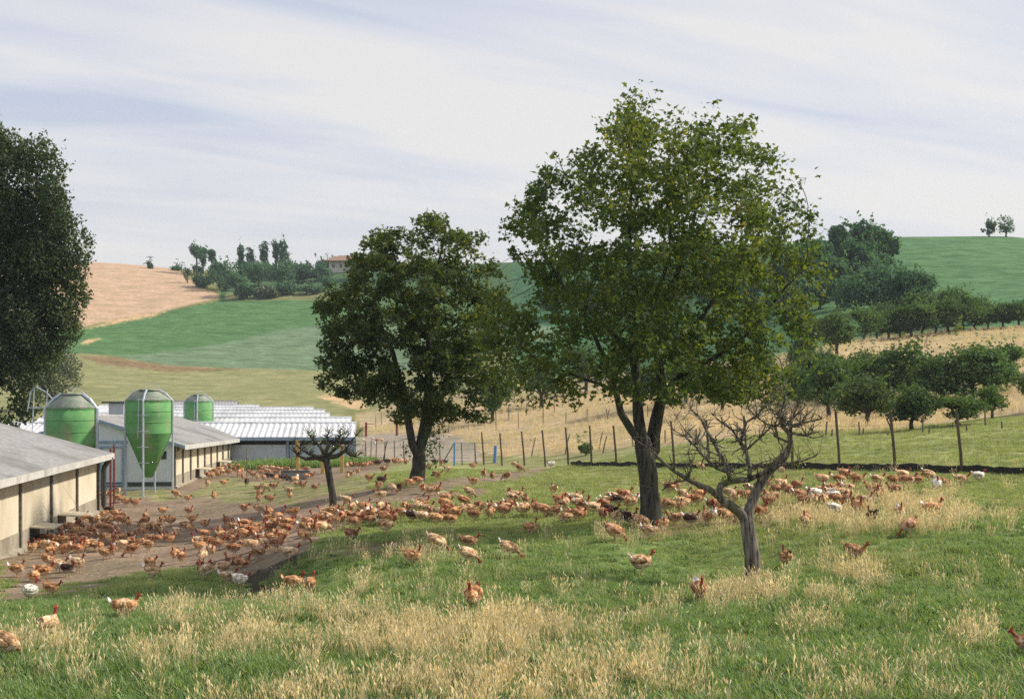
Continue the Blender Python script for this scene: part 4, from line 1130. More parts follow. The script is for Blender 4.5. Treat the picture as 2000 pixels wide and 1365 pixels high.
Yp = 74; pb = foot(-40, Yp); bl = []
rn = random.Random(3)
for px, py, r in ((20,300,40),(-30,290,60),(-90,330,70),(65,300,34),(100,330,36),(30,350,60),(110,390,38),(60,420,70),(125,440,36),(-40,420,90),(150,470,26),(100,500,60),(30,520,80),(145,530,36),(160,500,22),(-60,540,90),(95,590,55),(145,575,30),(40,630,75),(120,640,42),(135,620,28),(-40,660,80),(85,690,40),(30,720,50),(-50,760,60),(100,300,24),(40,790,36),(20,820,30)):
    p = at(px, py, Yp); R = r * Yp / F
    bl.append((p.x - pb.x, rn.uniform(-1.2, 1.0), p.z - pb.z, R * .95, R * 1.05))
cloud_tree('poplar_tree', bl, 90000, .25, M['leaf_poplar'], (16, .42, 6), 21, LEAF_OVAL, gap=.31, gsc=.75, shell=.2, bark=M['bark'], label='tall dense dark poplar behind the near barn', loc=pb, nlimb=12)

def px_cloud(name, label, cat, px, base, w, h, Y, n, ls, mat, seed, parts=8, loc=None, trunk=None, gap=.34, gsc=None, flat=.8, bark=None, tint0=0.0, shell=.5, outline=LEAF_ROUGH, low=.12, nlimb=5):
    """a tree or shrub w x h px big whose foot is seen at (px, base), Y metres off"""
    p = Vector(loc) if loc is not None else hit(px, base); Y = Y if loc is not None else p.y; s = Y / F; W_, H_ = w * s, h * s; rn = random.Random(seed); bl = []
    for i in range(parts):
        a = 2 * math.pi * i / parts + rn.uniform(-.4, .4); rr = rn.uniform(.12, .30) * W_
        f = rn.uniform(low, 1)
        k = W_ * rn.uniform(.15, .29)
        kz = min(k * flat * rn.uniform(.8, 1.15), H_ * .35)
        z = H_ * low + kz + (H_ * (1 - low) - 2 * kz) * ((f - low) / (1 - low))
        bl.append((rr * math.cos(a), rr * math.sin(a), z, k, kz))
    k = W_ * .30; bl.append((0, 0, H_ - min(k * flat, H_ * .4), k, min(k * flat, H_ * .4)))
    t = trunk or (H_, max(.04, .045 * H_), H_ * max(low, .15))
    return cloud_tree(name, bl, n, ls, mat, t, seed, outline, gap, gsc or 3.2 / W_, shell, bark, label, cat, p, tint0, nlimb)

px_cloud('shrub', 'bushy grey green shrub under the poplar behind the wide silo', 'shrub', 105, 800, 165, 130, 92, 9000, .28, M['leaf_bush'], 31, 10, low=.02, gap=.3, tint0=.35)
px_cloud('bush', 'round green bush on the straw slope at the tall fence', 'bush', 1143, 889, 30, 24, 72, 700, .16, M['leaf_orchard'], 33, 5, low=.02, gap=.2)
px_cloud('bush', 'small pale bush beside the upper orchard row', 'bush', 1870, 652, 16, 14, 147, 260, .32, M['leaf_bright'], 34, 4, low=.02, gap=.2)

# ---- orchard
ROWS = []
protos = []
for k in range(4):
    r = px_cloud('orchard_tree', None, None, 1000, 0, 100, 100, 100, 5200, .21, M['leaf_orchard'], 40 + k, 11, loc=(0, 0, 0), trunk=(4, .15, 1.0), gap=.36, flat=.78, low=.17, shell=.3, gsc=1.1, nlimb=9, tint0=(.08, .2, .03, .14)[k])
    r['proto'] = 1; protos.append(r)
ORCH = [(1618,823,112,118,0),(1695,832,112,95,1),(1781,841,96,82,2),(1873,831,96,54,3),(1938,819,66,64,0),(1898,782,120,104,1),(1766,792,132,114,2),(1965,760,70,82,3),(1650,790,80,86,0),(1558,800,80,80,2),(2035,800,90,90,1),
        (1635,695,72,84,1),(1580,690,60,70,2),(1690,668,62,62,3),(1712,665,56,52,0),(1735,663,60,56,2),(1758,661,60,54,1),(1780,659,66,62,0),(1804,656,60,58,3),(1828,652,62,60,1),(1852,650,66,64,2),(1880,646,70,68,0),(1905,644,56,44,3),(1930,643,52,42,1),(1958,641,56,46,2),(1990,640,60,50,0),
        (1725,652,58,58,1),(1792,646,66,70,3),(1862,638,72,72,0),(1912,634,60,50,2),(963,826,80,92,3),(1057,797,80,96,0),(1250,800,86,84,1),(1410,806,86,90,2),(1340,790,80,84,3),(1145,770,80,90,0),(1480,760,76,80,1),(1330,730,70,80,2),(1225,735,66,76,3),(1560,735,66,74,0),(1840,795,104,96,2),(1718,792,98,92,1),(1932,778,104,92,0),(1598,778,92,86,3),(1690,775,90,84,2)]
first = set()
for px, py, w, h, k in ORCH:
    p = hit(px, py); Y = p.y; src = protos[k]
    o = src if k not in first else copy_tree(src)
    first.add(k)
    o.location = p; s = Y / F; o.scale = (w * s / 3.2, w * s / 3.2, h * s / 3.7); o.rotation_euler = (0, 0, RND.uniform(0, 6.28))
    o['category'] = 'tree'; o['group'] = 'trees of the orchard'
    if 'proto' in o: del o['proto']
    size = 'large' if w * s > 4.6 else 'small' if w * s < 3.0 else 'middling'
    place = 'in the row below the green field' if py < 700 and px > 1560 else 'in straw behind the maples' if px < 1500 else 'in the lower row beyond the meadow'
    ROWS.append((o, '%s round orchard tree %s' % (size, place), 'the tall maple', (3.6, 33)))
single_out(ROWS)

# ---- the wood on the right hill
WOOD = [(1704,614,150,102,178,'wide dark tree below the green field, the bigger of a pair above the orchard',0),(1782,614,118,86,181,'wide dark tree beside the bigger one above the orchard rows',0),
        (1562,588,72,96,225,None,0),(1598,572,74,104,232,None,0),(1640,556,78,124,238,None,1),(1682,548,80,116,240,None,0),(1712,540,62,96,243,None,1),(1738,522,36,52,248,None,0),(1636,606,56,100,222,None,2),(1600,604,60,76,222,None,0),(1570,614,60,70,216,None,2),
        (1520,600,80,96,226,None,0),(1455,606,90,92,224,None,1),(1395,612,84,86,222,None,0),(1330,600,84,90,232,None,0),(1262,606,84,88,226,None,1),(1195,615,80,82,222,None,2),(1140,618,70,76,224,None,0),(1080,620,80,70,226,None,0),(1545,580,76,96,0,None,0),(1584,562,66,88,0,None,1),(1618,586,72,84,0,None,2),(1662,566,76,96,0,None,0),(1700,566,60,60,0,None,2)]
ROWS = []
for i, (px, base, w, h, Y, lab, kind) in enumerate(WOOD):
    mat = M['leaf_wood']
    r = px_cloud('wood_tree', lab, 'tree', px, base, w, h, Y, 4200 if lab is None else 7500, .62 if lab is None else .5, mat, 60 + i, 11, low=.06, gap=.33, flat=1.0 if kind else .85, shell=.45, tint0=(.08, .14, .32)[kind])
    r['group'] = 'trees of the wood on the right hill'
    if lab is None: ROWS.append((r, '%s tree in the dark wood on the hill' % ('paler narrow' if kind == 2 else 'tall' if h > 100 else 'broad' if w > 76 else 'bushy'), 'the open green field', (85, 250)))
single_out(ROWS)
px_cloud('crest_tree', 'small dark round tree alone on the crest of the green field', 'tree', 1932, 463, 30, 30, 286, 1300, .5, M['leaf_wood'], 90, 7, low=.1, gap=.36)
px_cloud('crest_tree', 'taller thin leaved tree next to the small round one on the crest', 'tree', 1966, 463, 40, 42, 286, 800, .42, M['leaf_wood'], 91, 9, low=.1, gap=.46, nlimb=10)

# ---- trees and thickets on the left hill
def lolly(label, px, base, top, cw, ch, Y, seed, narrow, n=1500):
    p = foot(px, Y); s = Y / F; H_ = CH - (top - HY) * s - p.z; W_, C_ = cw * s, ch * s; rn = random.Random(seed)
    bl = [(rn.uniform(-.16, .16) * W_, rn.uniform(-.16, .16) * W_, H_ - C_ + C_ * f, W_ * (.34 if .2 < f < .8 else .26), C_ * .22) for f in (.16, .28, .4, .52, .64, .76, .84)]
    return cloud_tree('umbrella_pine' if not narrow else 'poplar_tree', bl, n, .55, M['leaf_wood'], (H_, .3, max(1.0, H_ - C_ * .8)), seed, LEAF_ROUGH, .3, .6, .4, M['bark_far'], label, 'tree', p, -.1, 4)
lolly('round headed pine on a tall bare trunk at the hill crest', 384, 528, 478, 33, 28, 418, 101, False)
lolly('slimmer pine close behind the round headed one on the crest', 398, 528, 480, 18, 40, 424, 102, False)
lolly('shorter small headed pine between the pair of pines and the narrow poplars', 413, 530, 488, 18, 24, 416, 103, False)
ROWS = []
for px, top, w in ((471, 480, 13), (488, 484, 22), (517, 473, 24), (538, 471, 18), (552, 470, 26)):
    r = lolly(None, px, 540, top, w, 52, 412, 110 + px, True); tag(r, None, 'tree', 'narrow poplars on the left hill')
    ROWS.append((r, '%s narrow poplar on the crest of the left hill' % ('slender' if w < 20 else 'stout'), 'the round headed pine', (-102, 418)))
single_out(ROWS)
ROWS = []
BUSH = [(395,562,44,24,396,0),(440,568,64,56,392,0),(462,580,46,46,384,1),(505,560,74,52,400,0),(545,566,88,54,398,0),(478,586,44,34,380,1),(520,583,52,24,380,2),(560,577,44,22,384,0),(592,552,56,32,402,0),(626,548,52,30,402,0),(598,528,34,14,418,0),(626,525,28,16,420,0),(643,530,34,24,418,0),
        (386,536,30,16,412,0),(425,548,46,34,404,0),(480,545,60,36,408,0),(565,545,60,38,408,0),(610,575,60,16,384,1),(640,560,40,20,395,1),(293,525,12,10,428,0),(345,529,20,9,430,0),(700,545,70,40,405,0),(770,545,80,36,400,0),(840,540,80,36,400,0)]
for i, (px, base, w, h, Y, kind) in enumerate(BUSH):
    r = px_cloud('thicket', None, 'shrub', px, base, w, h, Y, 1500 if w > 40 else 500, .75, M['leaf_wood'] if kind != 2 else M['leaf_bush'], 130 + i, 7, low=.0, gap=.28, tint0=(0, .15, .3)[kind])
    r['group'] = 'thickets on the left hill'
    ROWS.append((r, '%s thicket %s' % ('tall rounded' if h > 44 else 'low' if h < 20 else 'pale' if kind else 'bushy', 'by the crest house' if px > 585 else 'on the crest of the tan field' if px < 350 else 'under the narrow poplars'), 'the round headed pine', (-102, 418)))
single_out(ROWS)
px_cloud('bare_shrub', 'brownish half bare shrub at the edge of the tan field', 'shrub', 366, 553, 20, 28, 398, 260, .6, M['leaf_bush'], 170, 5, low=.1, gap=.3, tint0=.5)
# ------------------------------------------------------------------ hens (bare red necks, ginger to buff plumage)
SPINES = {  # x, z, half width, half height along the back, tail to beak
 'stand': [(-.225,.335,.010,.020),(-.195,.315,.035,.050),(-.14,.275,.066,.082),(-.06,.240,.090,.104),(.03,.232,.092,.104),(.09,.250,.078,.090),(.125,.285,.052,.060),(.140,.325,.030,.034),(.150,.365,.020,.021),(.160,.400,.019,.020),(.175,.428,.024,.025),(.197,.430,.019,.018),(.222,.424,.006,.006)],
 'walk': [(-.235,.325,.010,.020),(-.20,.305,.038,.050),(-.14,.268,.068,.082),(-.06,.238,.092,.102),(.03,.230,.092,.102),(.10,.240,.078,.088),(.145,.268,.050,.058),(.172,.300,.030,.033),(.195,.332,.021,.021),(.213,.358,.020,.020),(.232,.378,.024,.025),(.255,.378,.018,.017),(.279,.370,.006,.006)],
 'peck': [(-.215,.370,.010,.020),(-.185,.345,.038,.052),(-.13,.300,.068,.084),(-.05,.255,.092,.102),(.04,.225,.092,.100),(.11,.200,.074,.084),(.155,.172,.048,.054),(.187,.142,.029,.031),(.212,.110,.021,.021),(.230,.082,.020,.021),(.248,.058,.023,.025),(.258,.038,.017,.018),(.262,.014,.006,.006)],
 'rest': [(-.22,.185,.010,.020),(-.19,.175,.042,.048),(-.13,.142,.076,.082),(-.05,.112,.102,.098),(.04,.108,.104,.098),(.11,.122,.084,.084),(.145,.152,.052,.056),(.160,.188,.031,.034),(.172,.220,.021,.021),(.183,.248,.019,.020),(.200,.270,.024,.024),(.222,.270,.018,.017),(.246,.263,.006,.006)],
}
def hen_parts(pose):
    sp = [(x * (.90 if x < 0 else .95), z, a * (1.25 if 1 <= i <= 6 else 1.1), b * (1.22 if 1 <= i <= 6 else 1.08)) for i, (x, z, a, b) in enumerate(SPINES[pose])]
    mb = MB(); n = 14; k0 = 0
    pts = [Vector((x, 0, z)) for x, z, _, _ in sp]
    vs = []; fs = []
    for i, (x, z, a, b) in enumerate(sp):
        d = (pts[min(i + 1, len(pts) - 1)] - pts[max(i - 1, 0)]).normalized(); up = Vector((0, 1, 0)).cross(d).normalized() * -1
        if up.z < 0 and abs(up.z) > .3: up = -up
        for k in range(n):
            t = 2 * math.pi * k / n; vs.append(pts[i] + Vector((0, math.cos(t) * a, 0)) + up * (math.sin(t) * b))
    for i in range(len(sp) - 1):
        for k in range(n): fs.append((i * n + k, i * n + (k + 1) % n, (i + 1) * n + (k + 1) % n, (i + 1) * n + k))
    fs += [tuple(range(n))[::-1], tuple(range((len(sp) - 1) * n, len(sp) * n))]
    mb.add(vs, fs)
    # thighs, shanks and toes
    legs = []
    for sgn in (-1, 1):
        st = .035 * sgn if pose == 'walk' else .008 * sgn
        y = .046 * sgn
        if pose == 'rest': pth = [(.0, y, .09), (.03, y, .05), (.02, y, .03)]; rad = [.04, .03, .012]
        else: pth = [(-.005, y, .185), (.012 + st * .4, y, .125), (-.004 + st * .8, y, .085), (.004 + st, y, .012)]; rad = [.042, .030, .0125, .0105]
        mb.tube(pth, rad, 8)
        if pose != 'rest':
            for a in (-.5, 0, .5): mb.tube([(.002 + st, y, .012), (.03 + st, y + a * .03, .010), (.062 * math.cos(a) + st, y + .062 * math.sin(a), .006)], [.010, .0085, .007], 6)
            mb.tube([(.004 + st, y, .012), (-.028 + st, y, .007)], [.009, .007], 6)
        legs.append(pth)
    o = mb.build('hen_body', M['hen'])
    rm = o.modifiers.new('r', 'REMESH'); rm.mode = 'VOXEL'; rm.voxel_size = .0085
    sm = o.modifiers.new('s', 'SMOOTH'); sm.iterations = 3; sm.factor = .5
    dg = bpy.context.evaluated_depsgraph_get()
    me = bpy.data.meshes.new_from_object(o.evaluated_get(dg))
    old = o.data; bpy.data.objects.remove(o); bpy.data.meshes.remove(old)
    me.name = 'hen'; me.materials.clear(); me.materials.append(M['hen'])
    co = np.empty(len(me.vertices) * 3); me.vertices.foreach_get('co', co); co = co.reshape(-1, 3)
    me.polygons.foreach_set('use_smooth', [True] * len(me.polygons))
    S_ = np.array([(x, 0, z) for x, z, _, _ in sp]); seg = np.linspace(0, 1, 9)
    line = np.concatenate([S_[i] + (S_[i + 1] - S_[i]) * seg[:, None] for i in range(len(S_) - 1)]); par = np.concatenate([i + seg for i in range(len(S_) - 1)])
    rad = np.interp(par, np.arange(len(sp)), [max(a, b) for _, _, a, b in sp])
    dist = np.linalg.norm(co[:, None] - line[None], axis=2) / (rad[None] + .02); j = dist.argmin(1); pv = par[j]
    red = np.clip((pv - 7.0) * 1.6, 0, 1) * (dist.min(1) < 1.6)
    leg = (co[:, 2] < (.105 if pose != 'rest' else -1)) & (red < .3); leg = leg.astype(float) * np.clip((.105 - co[:, 2]) / .02, 0, 1)
    fluff = np.clip((1.1 - pv) * .9, 0, 1) * .75 + np.clip((.215 - co[:, 2]) / .06, 0, 1) * (pv < 6) * .55 * (pose != 'rest')
    attr(me, 'skin', 'FLOAT_COLOR', np.stack([red, leg, np.clip(fluff, 0, 1), np.ones(len(co))], 1))
    def part(build, name, mat, smooth=True):
        b = MB(); build(b); m = b.mesh(name, mat, smooth); attr(m, 'skin', 'FLOAT_COLOR', np.tile([0, 0, 0, 1], (len(m.vertices), 1))); return m
    x0, z0 = sp[3][0], sp[3][1]; x1, z1 = sp[5][0], sp[5][1]
    def wing(sgn):
        def f(b):
            rows = 9; v = []; F_ = []
            for i in range(rows):
                t = i / (rows - 1); x = x1 - .02 + (x0 - .12 - x1) * t; zc = z1 + (z0 - z1) * t + .016 + .02 * t
                hh = .062 * math.sin(math.pi * min(1, .16 + t * .80)) ** .7; y = sgn * (np.interp(x, [s[0] for s in sp[:7]], [s[2] for s in sp[:7]]) * (.985) + .004)
                y = float(y) + sgn * .006 * t
                for q in (-1, -.5, 0, .5, 1): v.append((x - abs(q) * .012, y * (1 - .14 * abs(q)) + sgn * .016 * (1 - q * q), zc + q * hh))
                for q in (1, -1): v.append((x, y * .6, zc + q * hh * .8))
            w = 7
            for i in range(rows - 1):
                for k in range(w): F_.append((i * w + k, i * w + (k + 1) % w, (i + 1) * w + (k + 1) % w, (i + 1) * w + k))
            F_ += [tuple(range(w))[::-1], tuple(range((rows - 1) * w, rows * w))]
            b.add(v, F_)
        return f
    hx, hz = sp[10][0], sp[10][1]; bx, bz = sp[11][0], sp[11][1]; tx, tz = sp[12][0], sp[12][1]
    fw = Vector((bx - sp[9][0], 0, bz - sp[9][1])).normalized(); upv = Vector((-fw.z, 0, fw.x))
    if upv.z < 0 and pose != 'peck': upv = -upv
    if pose == 'peck': upv = Vector((1, 0, .25)).normalized()
    hc = Vector((hx, 0, hz))
    def comb(b):
        pr = [(-.022, .014), (-.026, .036), (-.014, .030), (-.008, .044), (.002, .032), (.009, .043), (.018, .028), (.025, .033), (.026, .012), (0, .008)]
        v = [hc + fw * a + upv * (c + .008) + Vector((0, -.004, 0)) for a, c in pr]; b.prism(v, (0, .008, 0))
        pr = [(.020, -.012), (.032, -.010), (.030, -.040), (.020, -.046), (.013, -.032)]
        v = [hc + fw * a + upv * c + Vector((0, -.007, 0)) for a, c in pr]; b.prism(v, (0, .014, 0))
    def beak(b):
        s = Vector((bx, 0, bz)); b.tube([s, s + fw * .018, s + fw * .034 - upv * .006], [.012, .009, .002], 6)
    def tail(b):
        r = Vector((sp[1][0], 0, sp[1][1])); d = Vector((sp[0][0] - sp[2][0], 0, sp[0][1] - sp[2][1] + .03)).normalized(); u = Vector((-d.z, 0, d.x)); u = u if u.z > 0 else -u
        for k in range(-3, 4):
            a = k * .16; y = k * .009
            dd = (d * math.cos(a * .5) + Vector((0, a * .35, 0)) + u * (.22 - abs(a) * .45)).normalized(); Lh = .135 - abs(k) * .010
            s = r + Vector((0, y, -.01)); m = s + dd * Lh * .6; e = s + dd * Lh; w = Vector((0, .012, 0)) + u * .012
            b.add([s - w * .5, s + w * .5, m + w, e, m - w, s + Vector((0, .004, -.004)), m + Vector((0, .004, -.004))], [(0, 1, 2, 3, 4), (0, 4, 6, 5), (1, 5, 6, 2), (2, 6, 3), (4, 3, 6)])
    return me, [('wing', part(wing(-1), 'wing', M['hen'])), ('wing', part(wing(1), 'wing', M['hen'])), ('tail', part(tail, 'tail', M['hen'], False)), ('comb', part(comb, 'comb', M['comb'], False)), ('beak', part(beak, 'beak', M['beak']))]
HEN = {k: hen_parts(k) for k in SPINES}

# where they stand: crop corner and scale, then column row pose facing plumage
# pose s w p r; facing R L A(way) T(oward); plumage g inger, r usset, b uff, w hite, d ark
HENS = [
((0, 950, 3.9), """130 690 sRg,245 515 sTg,275 410 wRr,345 495 wLb,385 540 sAg,460 370 wTg,440 305 pLr,530 350 wRr,400 450 wRg,440 460 wLg,510 530 wRr,600 530 sRr,500 460 wRg,560 440 pRr,600 420 wLg,640 460 wAr,
620 270 wRg,640 330 wTb,740 400 sAg,720 490 wRg,760 500 wTg,690 480 wLb,800 440 wRg,850 440 wRb,790 250 pLg,800 300 wRb,850 290 wAg,830 370 wRr,890 380 wTg,900 290 sLr,835 215 sRd,980 320 sTg,940 300 wRg,850 550 sTr,920 490 wLb,980 470 pLr,
1110 270 sAg,1100 310 wLr,1090 350 wLb,1085 390 wRg,1130 500 sRg,1120 430 wLb,1240 220 wRg,1220 310 wTb,1250 290 wRg,1230 370 sTb,1205 440 wRr,1290 450 sRr,1350 380 sRb,1415 340 wRg,1440 222 sRr,1465 285 wRg,1560 330 wRr,1665 390 sTr,
1860 205 wRr,1340 90 wRg,1430 120 wRg,1630 110 sTg,960 155 wRg,1030 160 wRr,910 130 sRg,930 122 wAg,780 95 wLg,830 90 wRg,900 60 wTb,1785 330 sTb,1750 340 wLg,1870 330 wRg,1790 400 wTg,1850 400 wRg,1760 455 wRr,1865 380 wLg,
1600 460 wRg,1500 470 sLb,1660 490 wRr,1610 540 wTb,1530 520 wRg,1540 590 pTb,1330 570 sTg,1380 590 sAr,370 610 sRr,440 660 wRb,515 690 wRd,595 655 sRb,345 715 wRg,385 840 wRg,230 882 sAw,255 760 sAg,1150 640 wRr,1165 715 wRb,
1790 530 wRr,1770 592 rLr,1850 660 sRr,1570 720 wLb,1540 690 wAr,1745 752 wRb,1680 690 wLb,1825 770 wRw,960 1018 wRg,365 1182 sAb,55 1316 pRb,1080 20 sTb,1140 22 wRg,1025 12 wRb,1300 300 wLg,1700 420 wRb,480 430 wTr,590 380 wRg,670 420 wRr,540 500 wAg,330 440 sRr,300 480 wLg,700 380 pRr,770 350 wRg,820 340 wLr,750 290 wTb,880 240 wRg,930 260 sLr,700 310 wRr,660 300 pLg,1010 420 wRr,1060 470 wLg,880 440 sTr,930 430 wRg,1160 370 pRr,1190 350 sRg,1330 420 wLb,1450 360 pRg,1560 410 wRr,1720 300 sTg,560 350 wRr,610 330 wLg,420 520 pRb,650 500 wTg,800 560 wRg,1000 540 pLr"""),
((450, 900, 3.9), """122 192 sTd,205 240 wRg,260 235 wRb,330 228 wRr,215 322 sTr,225 280 wRr,300 325 wRr,110 398 wRr,215 405 pRb,290 440 sTg,440 262 wLb,455 300 sTg,505 215 wRb,548 218 wRr,645 235 wRr,1155 190 sRd,1130 235 wTg,1230 245 wRb,1290 250 wTd,1370 215 wRg,1430 195 wRr,1465 250 wTg,1570 262 sRg,1520 268 wLb,1850 197 wLg,1820 282 pRb,880 337 wRb,1140 310 wLb,475 442 wLg,
300 500 wRg,330 480 wLr,280 560 wTb,345 525 wRg,400 532 wRr,450 520 wRg,420 562 wRr,365 480 wAg,230 590 wRr,190 605 wTr,212 560 wRg,250 640 wRb,300 560 wLg,400 622 wRg,110 610 wRg,50 600 wTb,20 612 wLg,65 562 wRg,110 520 wRr,30 520 wTb,160 702 wRb,220 762 wRg,270 690 wLb,350 690 wRr,312 660 sRg,460 772 wRb,
560 632 pRg,570 562 wRg,600 560 wTb,645 572 sTr,590 520 wRr,720 550 wRg,660 500 wLg,740 482 wRg,800 502 wRg,850 490 wTr,720 442 wLb,780 440 wRg,830 420 sRr,880 460 wRb,920 402 sTb,915 470 wRg,970 482 wRr,945 530 wRr,920 622 wRr,1000 470 wTb,1030 470 wAr,1020 402 sRg,1050 442 sTw,1090 470 sTg,1110 440 wRg,1140 402 wTb,1160 482 wRr,1195 432 sTr,1185 492 wRr,1180 562 wRb,1235 472 sRr,1310 452 wRr,1385 472 wRd,1460 477 wRb,1400 402 wLb,1440 390 wRg,1470 382 sRr,1510 422 sRb,1640 322 wRr,1640 372 wRg,1650 422 wLr,1570 502 wRg,1675 502 wRg,1620 462 wTr,1750 432 wLb,1780 352 pRr,1830 422 wRb,1862 462 wRr,1900 392 wRr,
490 1002 wRg,600 1022 sAg,1390 802 sRg,1575 702 pRb,1815 682 wRr,1815 792 pRb,1855 1152 sTg,1700 460 wLg,1590 450 wRb,1330 400 wTg,690 560 wRb,1060 500 wLr"""),
((950, 900, 3.9), """25 452 sTg,62 412 wRr,95 402 wLr,130 432 wRr,172 402 wRg,182 382 sRg,192 332 wRb,172 292 wAr,240 312 sRb,265 422 wLb,302 417 wRb,300 352 sTg,375 422 sTr,440 432 pRr,520 432 wLg,545 412 sAr,592 492 wLb,638 470 wRr,335 572 sRg,175 742 pRb,510 267 wAb,560 342 wRr,590 382 sTb,632 332 wRg,692 332 wRb,680 472 wRr,722 462 wTg,690 362 wLb,732 402 sRr,820 422 wRb,892 382 wRr,890 472 wTr,920 352 sRb,962 332 wRb,1000 352 wRd,1060 342 wLb,1052 312 wRr,1080 372 wTb,1112 372 wRg,1165 332 wRw,942 442 wRd,1010 492 wLb,1095 502 sRd,1180 532 wRg,980 622 pRr,1250 612 sRb,1345 547 wTg,45 152 sTr,150 152 pLr,215 52 wRb,255 87 pRr,490 57 wLw,
1360 402 sLg,1402 382 wRg,1440 492 wLg,1482 402 sTr,1560 507 wRd,1502 372 wRb,1400 252 wRr,1440 242 sRr,1500 302 wRb,1562 352 wRr,1612 352 wRr,1540 212 wRw,1602 302 wLg,1660 282 wRr,1680 492 sAg,1732 472 sTw,1730 402 wRr,1820 482 wRg,1790 412 wLg,1630 78 pRb,1850 292 wRb,1892 332 wTb,1180 872 wRb,1620 1092 sTr,1900 470 wLb"""),
((1450, 900, 3.545), """172 192 sRr,265 105 wTb,272 207 sRb,560 172 wRb,610 242 wRb,672 172 wRr,740 237 sRb,702 125 wRr,795 172 wRr,742 152 wTr,935 177 wRb,1052 187 wRr,1112 142 wRb,1152 192 wRr,1215 182 sRr,950 284 sTr,900 242 wLr,1052 252 wLr,1295 152 pRb,1350 227 sTw,1400 202 pRr,1515 182 wRb,1640 157 wRw,
30 292 wRr,32 222 wTb,150 282 wRr,210 302 wLb,240 242 wRr,310 242 wRr,330 272 wTr,400 292 wRr,382 212 sRr,432 332 pRr,492 332 wTb,502 282 wRw,562 262 wRb,622 292 wLw,640 272 wRw,662 322 wRr,642 392 wRw,702 282 wRb,732 342 sTr,602 242 sLr,800 392 sTg,852 342 sRb,890 442 sAd,1090 417 sTb,1320 402 wRg,120 412 sRg,440 472 sTb,1150 527 pLr,300 742 sAg,770 702 wRg,2000 1372 wLr,90 250 wRb,190 330 wLr,560 320 wTb"""),
((900, 700, 3.545), """85 770 wRr,157 830 sTr"""),
((400, 700, 3.9), """1085 922 sTb,1108 905 wRg,1165 887 wTg,1255 947 wRr,1350 866 wTb,1362 872 wRr,1320 826 wRd,1080 846 wTb,1105 832 wRr,1150 836 wRr,1200 841 wTr,1220 843 wLr,1255 832 wRr,1345 957 sRd,1700 857 wRr,1755 817 wRd,1800 817 wTr,1770 927 wRg,1850 877 wLb,690 952 wRb,702 932 sTw,660 952 wRd,750 902 wTr,780 922 wRr,812 917 wRr,770 872 wLr,280 882 sTr,20 985 wTb,145 977 wRg,290 927 wTr,320 972 sTd,370 912 wRr,400 927 wTb,430 892 wRr,460 862 wLb,482 892 wRr,502 852 wTr,522 862 wRb,540 892 wLr,560 872 wRr,592 872 sTw,610 912 wRr,620 872 wLr,640 922 wTb,560 932 wRd,510 922 wRd,540 942 wTr,480 922 wRd,600 937 wRd,
20 872 wTb,30 882 wRr,80 882 wRr,120 872 wLb,150 852 wRr,190 852 wTr,215 842 wRb,240 852 wLr,100 912 wRr,60 922 wTg,30 915 wRr,180 892 wLr,230 872 wRr,1290 822 wRr,1390 812 wRd,1410 807 wTb,1450 812 wRr,1480 812 wLr,1500 807 wRb,1530 817 wTr,1540 807 wRb,1830 812 wRd,1440 802 wRr,1210 637 wRw,1280 628 wRw,1310 642 wLg,1350 642 wRb,1300 662 wTw,50 860 wTr,140 890 wRb,260 900 wTg,340 890 wRr,450 935 wTr,420 860 wRr"""),
]
PLUM = {'g': (.47, .235, .100), 'r': (.38, .175, .080), 'b': (.60, .37, .19), 'w': (.72, .60, .46), 'd': (.055, .026, .018)}
COLN = {'g': 'ginger', 'r': 'russet', 'b': 'buff', 'w': 'whitish', 'd': 'dark brown'}
POSEN = {'s': 'standing upright', 'w': 'walking', 'p': 'pecking', 'r': 'sitting'}
FACEN = {'R': 'facing the fence', 'L': 'facing the barns', 'A': 'seen from behind', 'T': 'seen head-on'}
PLACES = [
 ((1560, 905, 1976, 985), 'at the tall fence foot', 'the bare tree', (4.5, 24.3)),
 ((1300, 940, 1560, 1040), 'between bare tree and maple', 'the tall maple', (3.6, 33)),
 ((1560, 985, 1976, 1056), 'in straw grass below fence', 'the bare tree', (4.5, 24.3)),
 ((1160, 955, 1300, 1046), 'by the tall maple trunk', 'that trunk', (3.6, 33)),
 ((940, 950, 1160, 1050), 'on turf between both maples', 'the tall maple', (3.6, 33)),
 ((760, 975, 940, 1056), 'on turf below smaller maple', 'the tall maple', (3.6, 33)),
 ((580, 985, 760, 1085), 'around the pollarded tree', 'its trunk', (-5.8, 42)),
 ((560, 922, 1000, 985), 'on bare ground by smaller maple', 'its trunk', (-3.7, 50)),
 ((940, 890, 1440, 935), 'under the tall fence', 'the tall maple', (3.6, 33)),
 ((430, 990, 590, 1128), 'in the yard gully', 'the pollarded tree', (-5.8, 42)),
 ((380, 880, 700, 960), 'before the white barn', 'the pollarded tree', (-5.8, 42)),
 ((700, 850, 960, 925), 'along the thin yard fence', 'the smaller maple', (-3.7, 50)),
 ((0, 940, 235, 1090), 'at the near barn flaps', 'the downpipe', (-18, 56)),
 ((180, 940, 520, 990), 'before the smaller cream barn', 'the legged silo', (-18.3, 64.6)),
 ((235, 985, 430, 1105), 'on the open brown yard', 'the downpipe', (-18, 56)),
 ((0, 1085, 330, 1185), 'where yard meets grass', 'the near barn', (-16, 40)),
 ((330, 1085, 520, 1165), 'at the grassy gully lip', 'the near barn', (-16, 40)),
 ((0, 1185, 480, 1365), 'in foremost grass below yard', 'the near barn', (-16, 40)),
 ((480, 1055, 1180, 1365), 'on the green slope', 'the tall maple', (3.6, 33)),
 ((1180, 1046, 2000, 1365), 'in grass near bare tree', 'that tree', (4.5, 24.3)),
]
hens = []
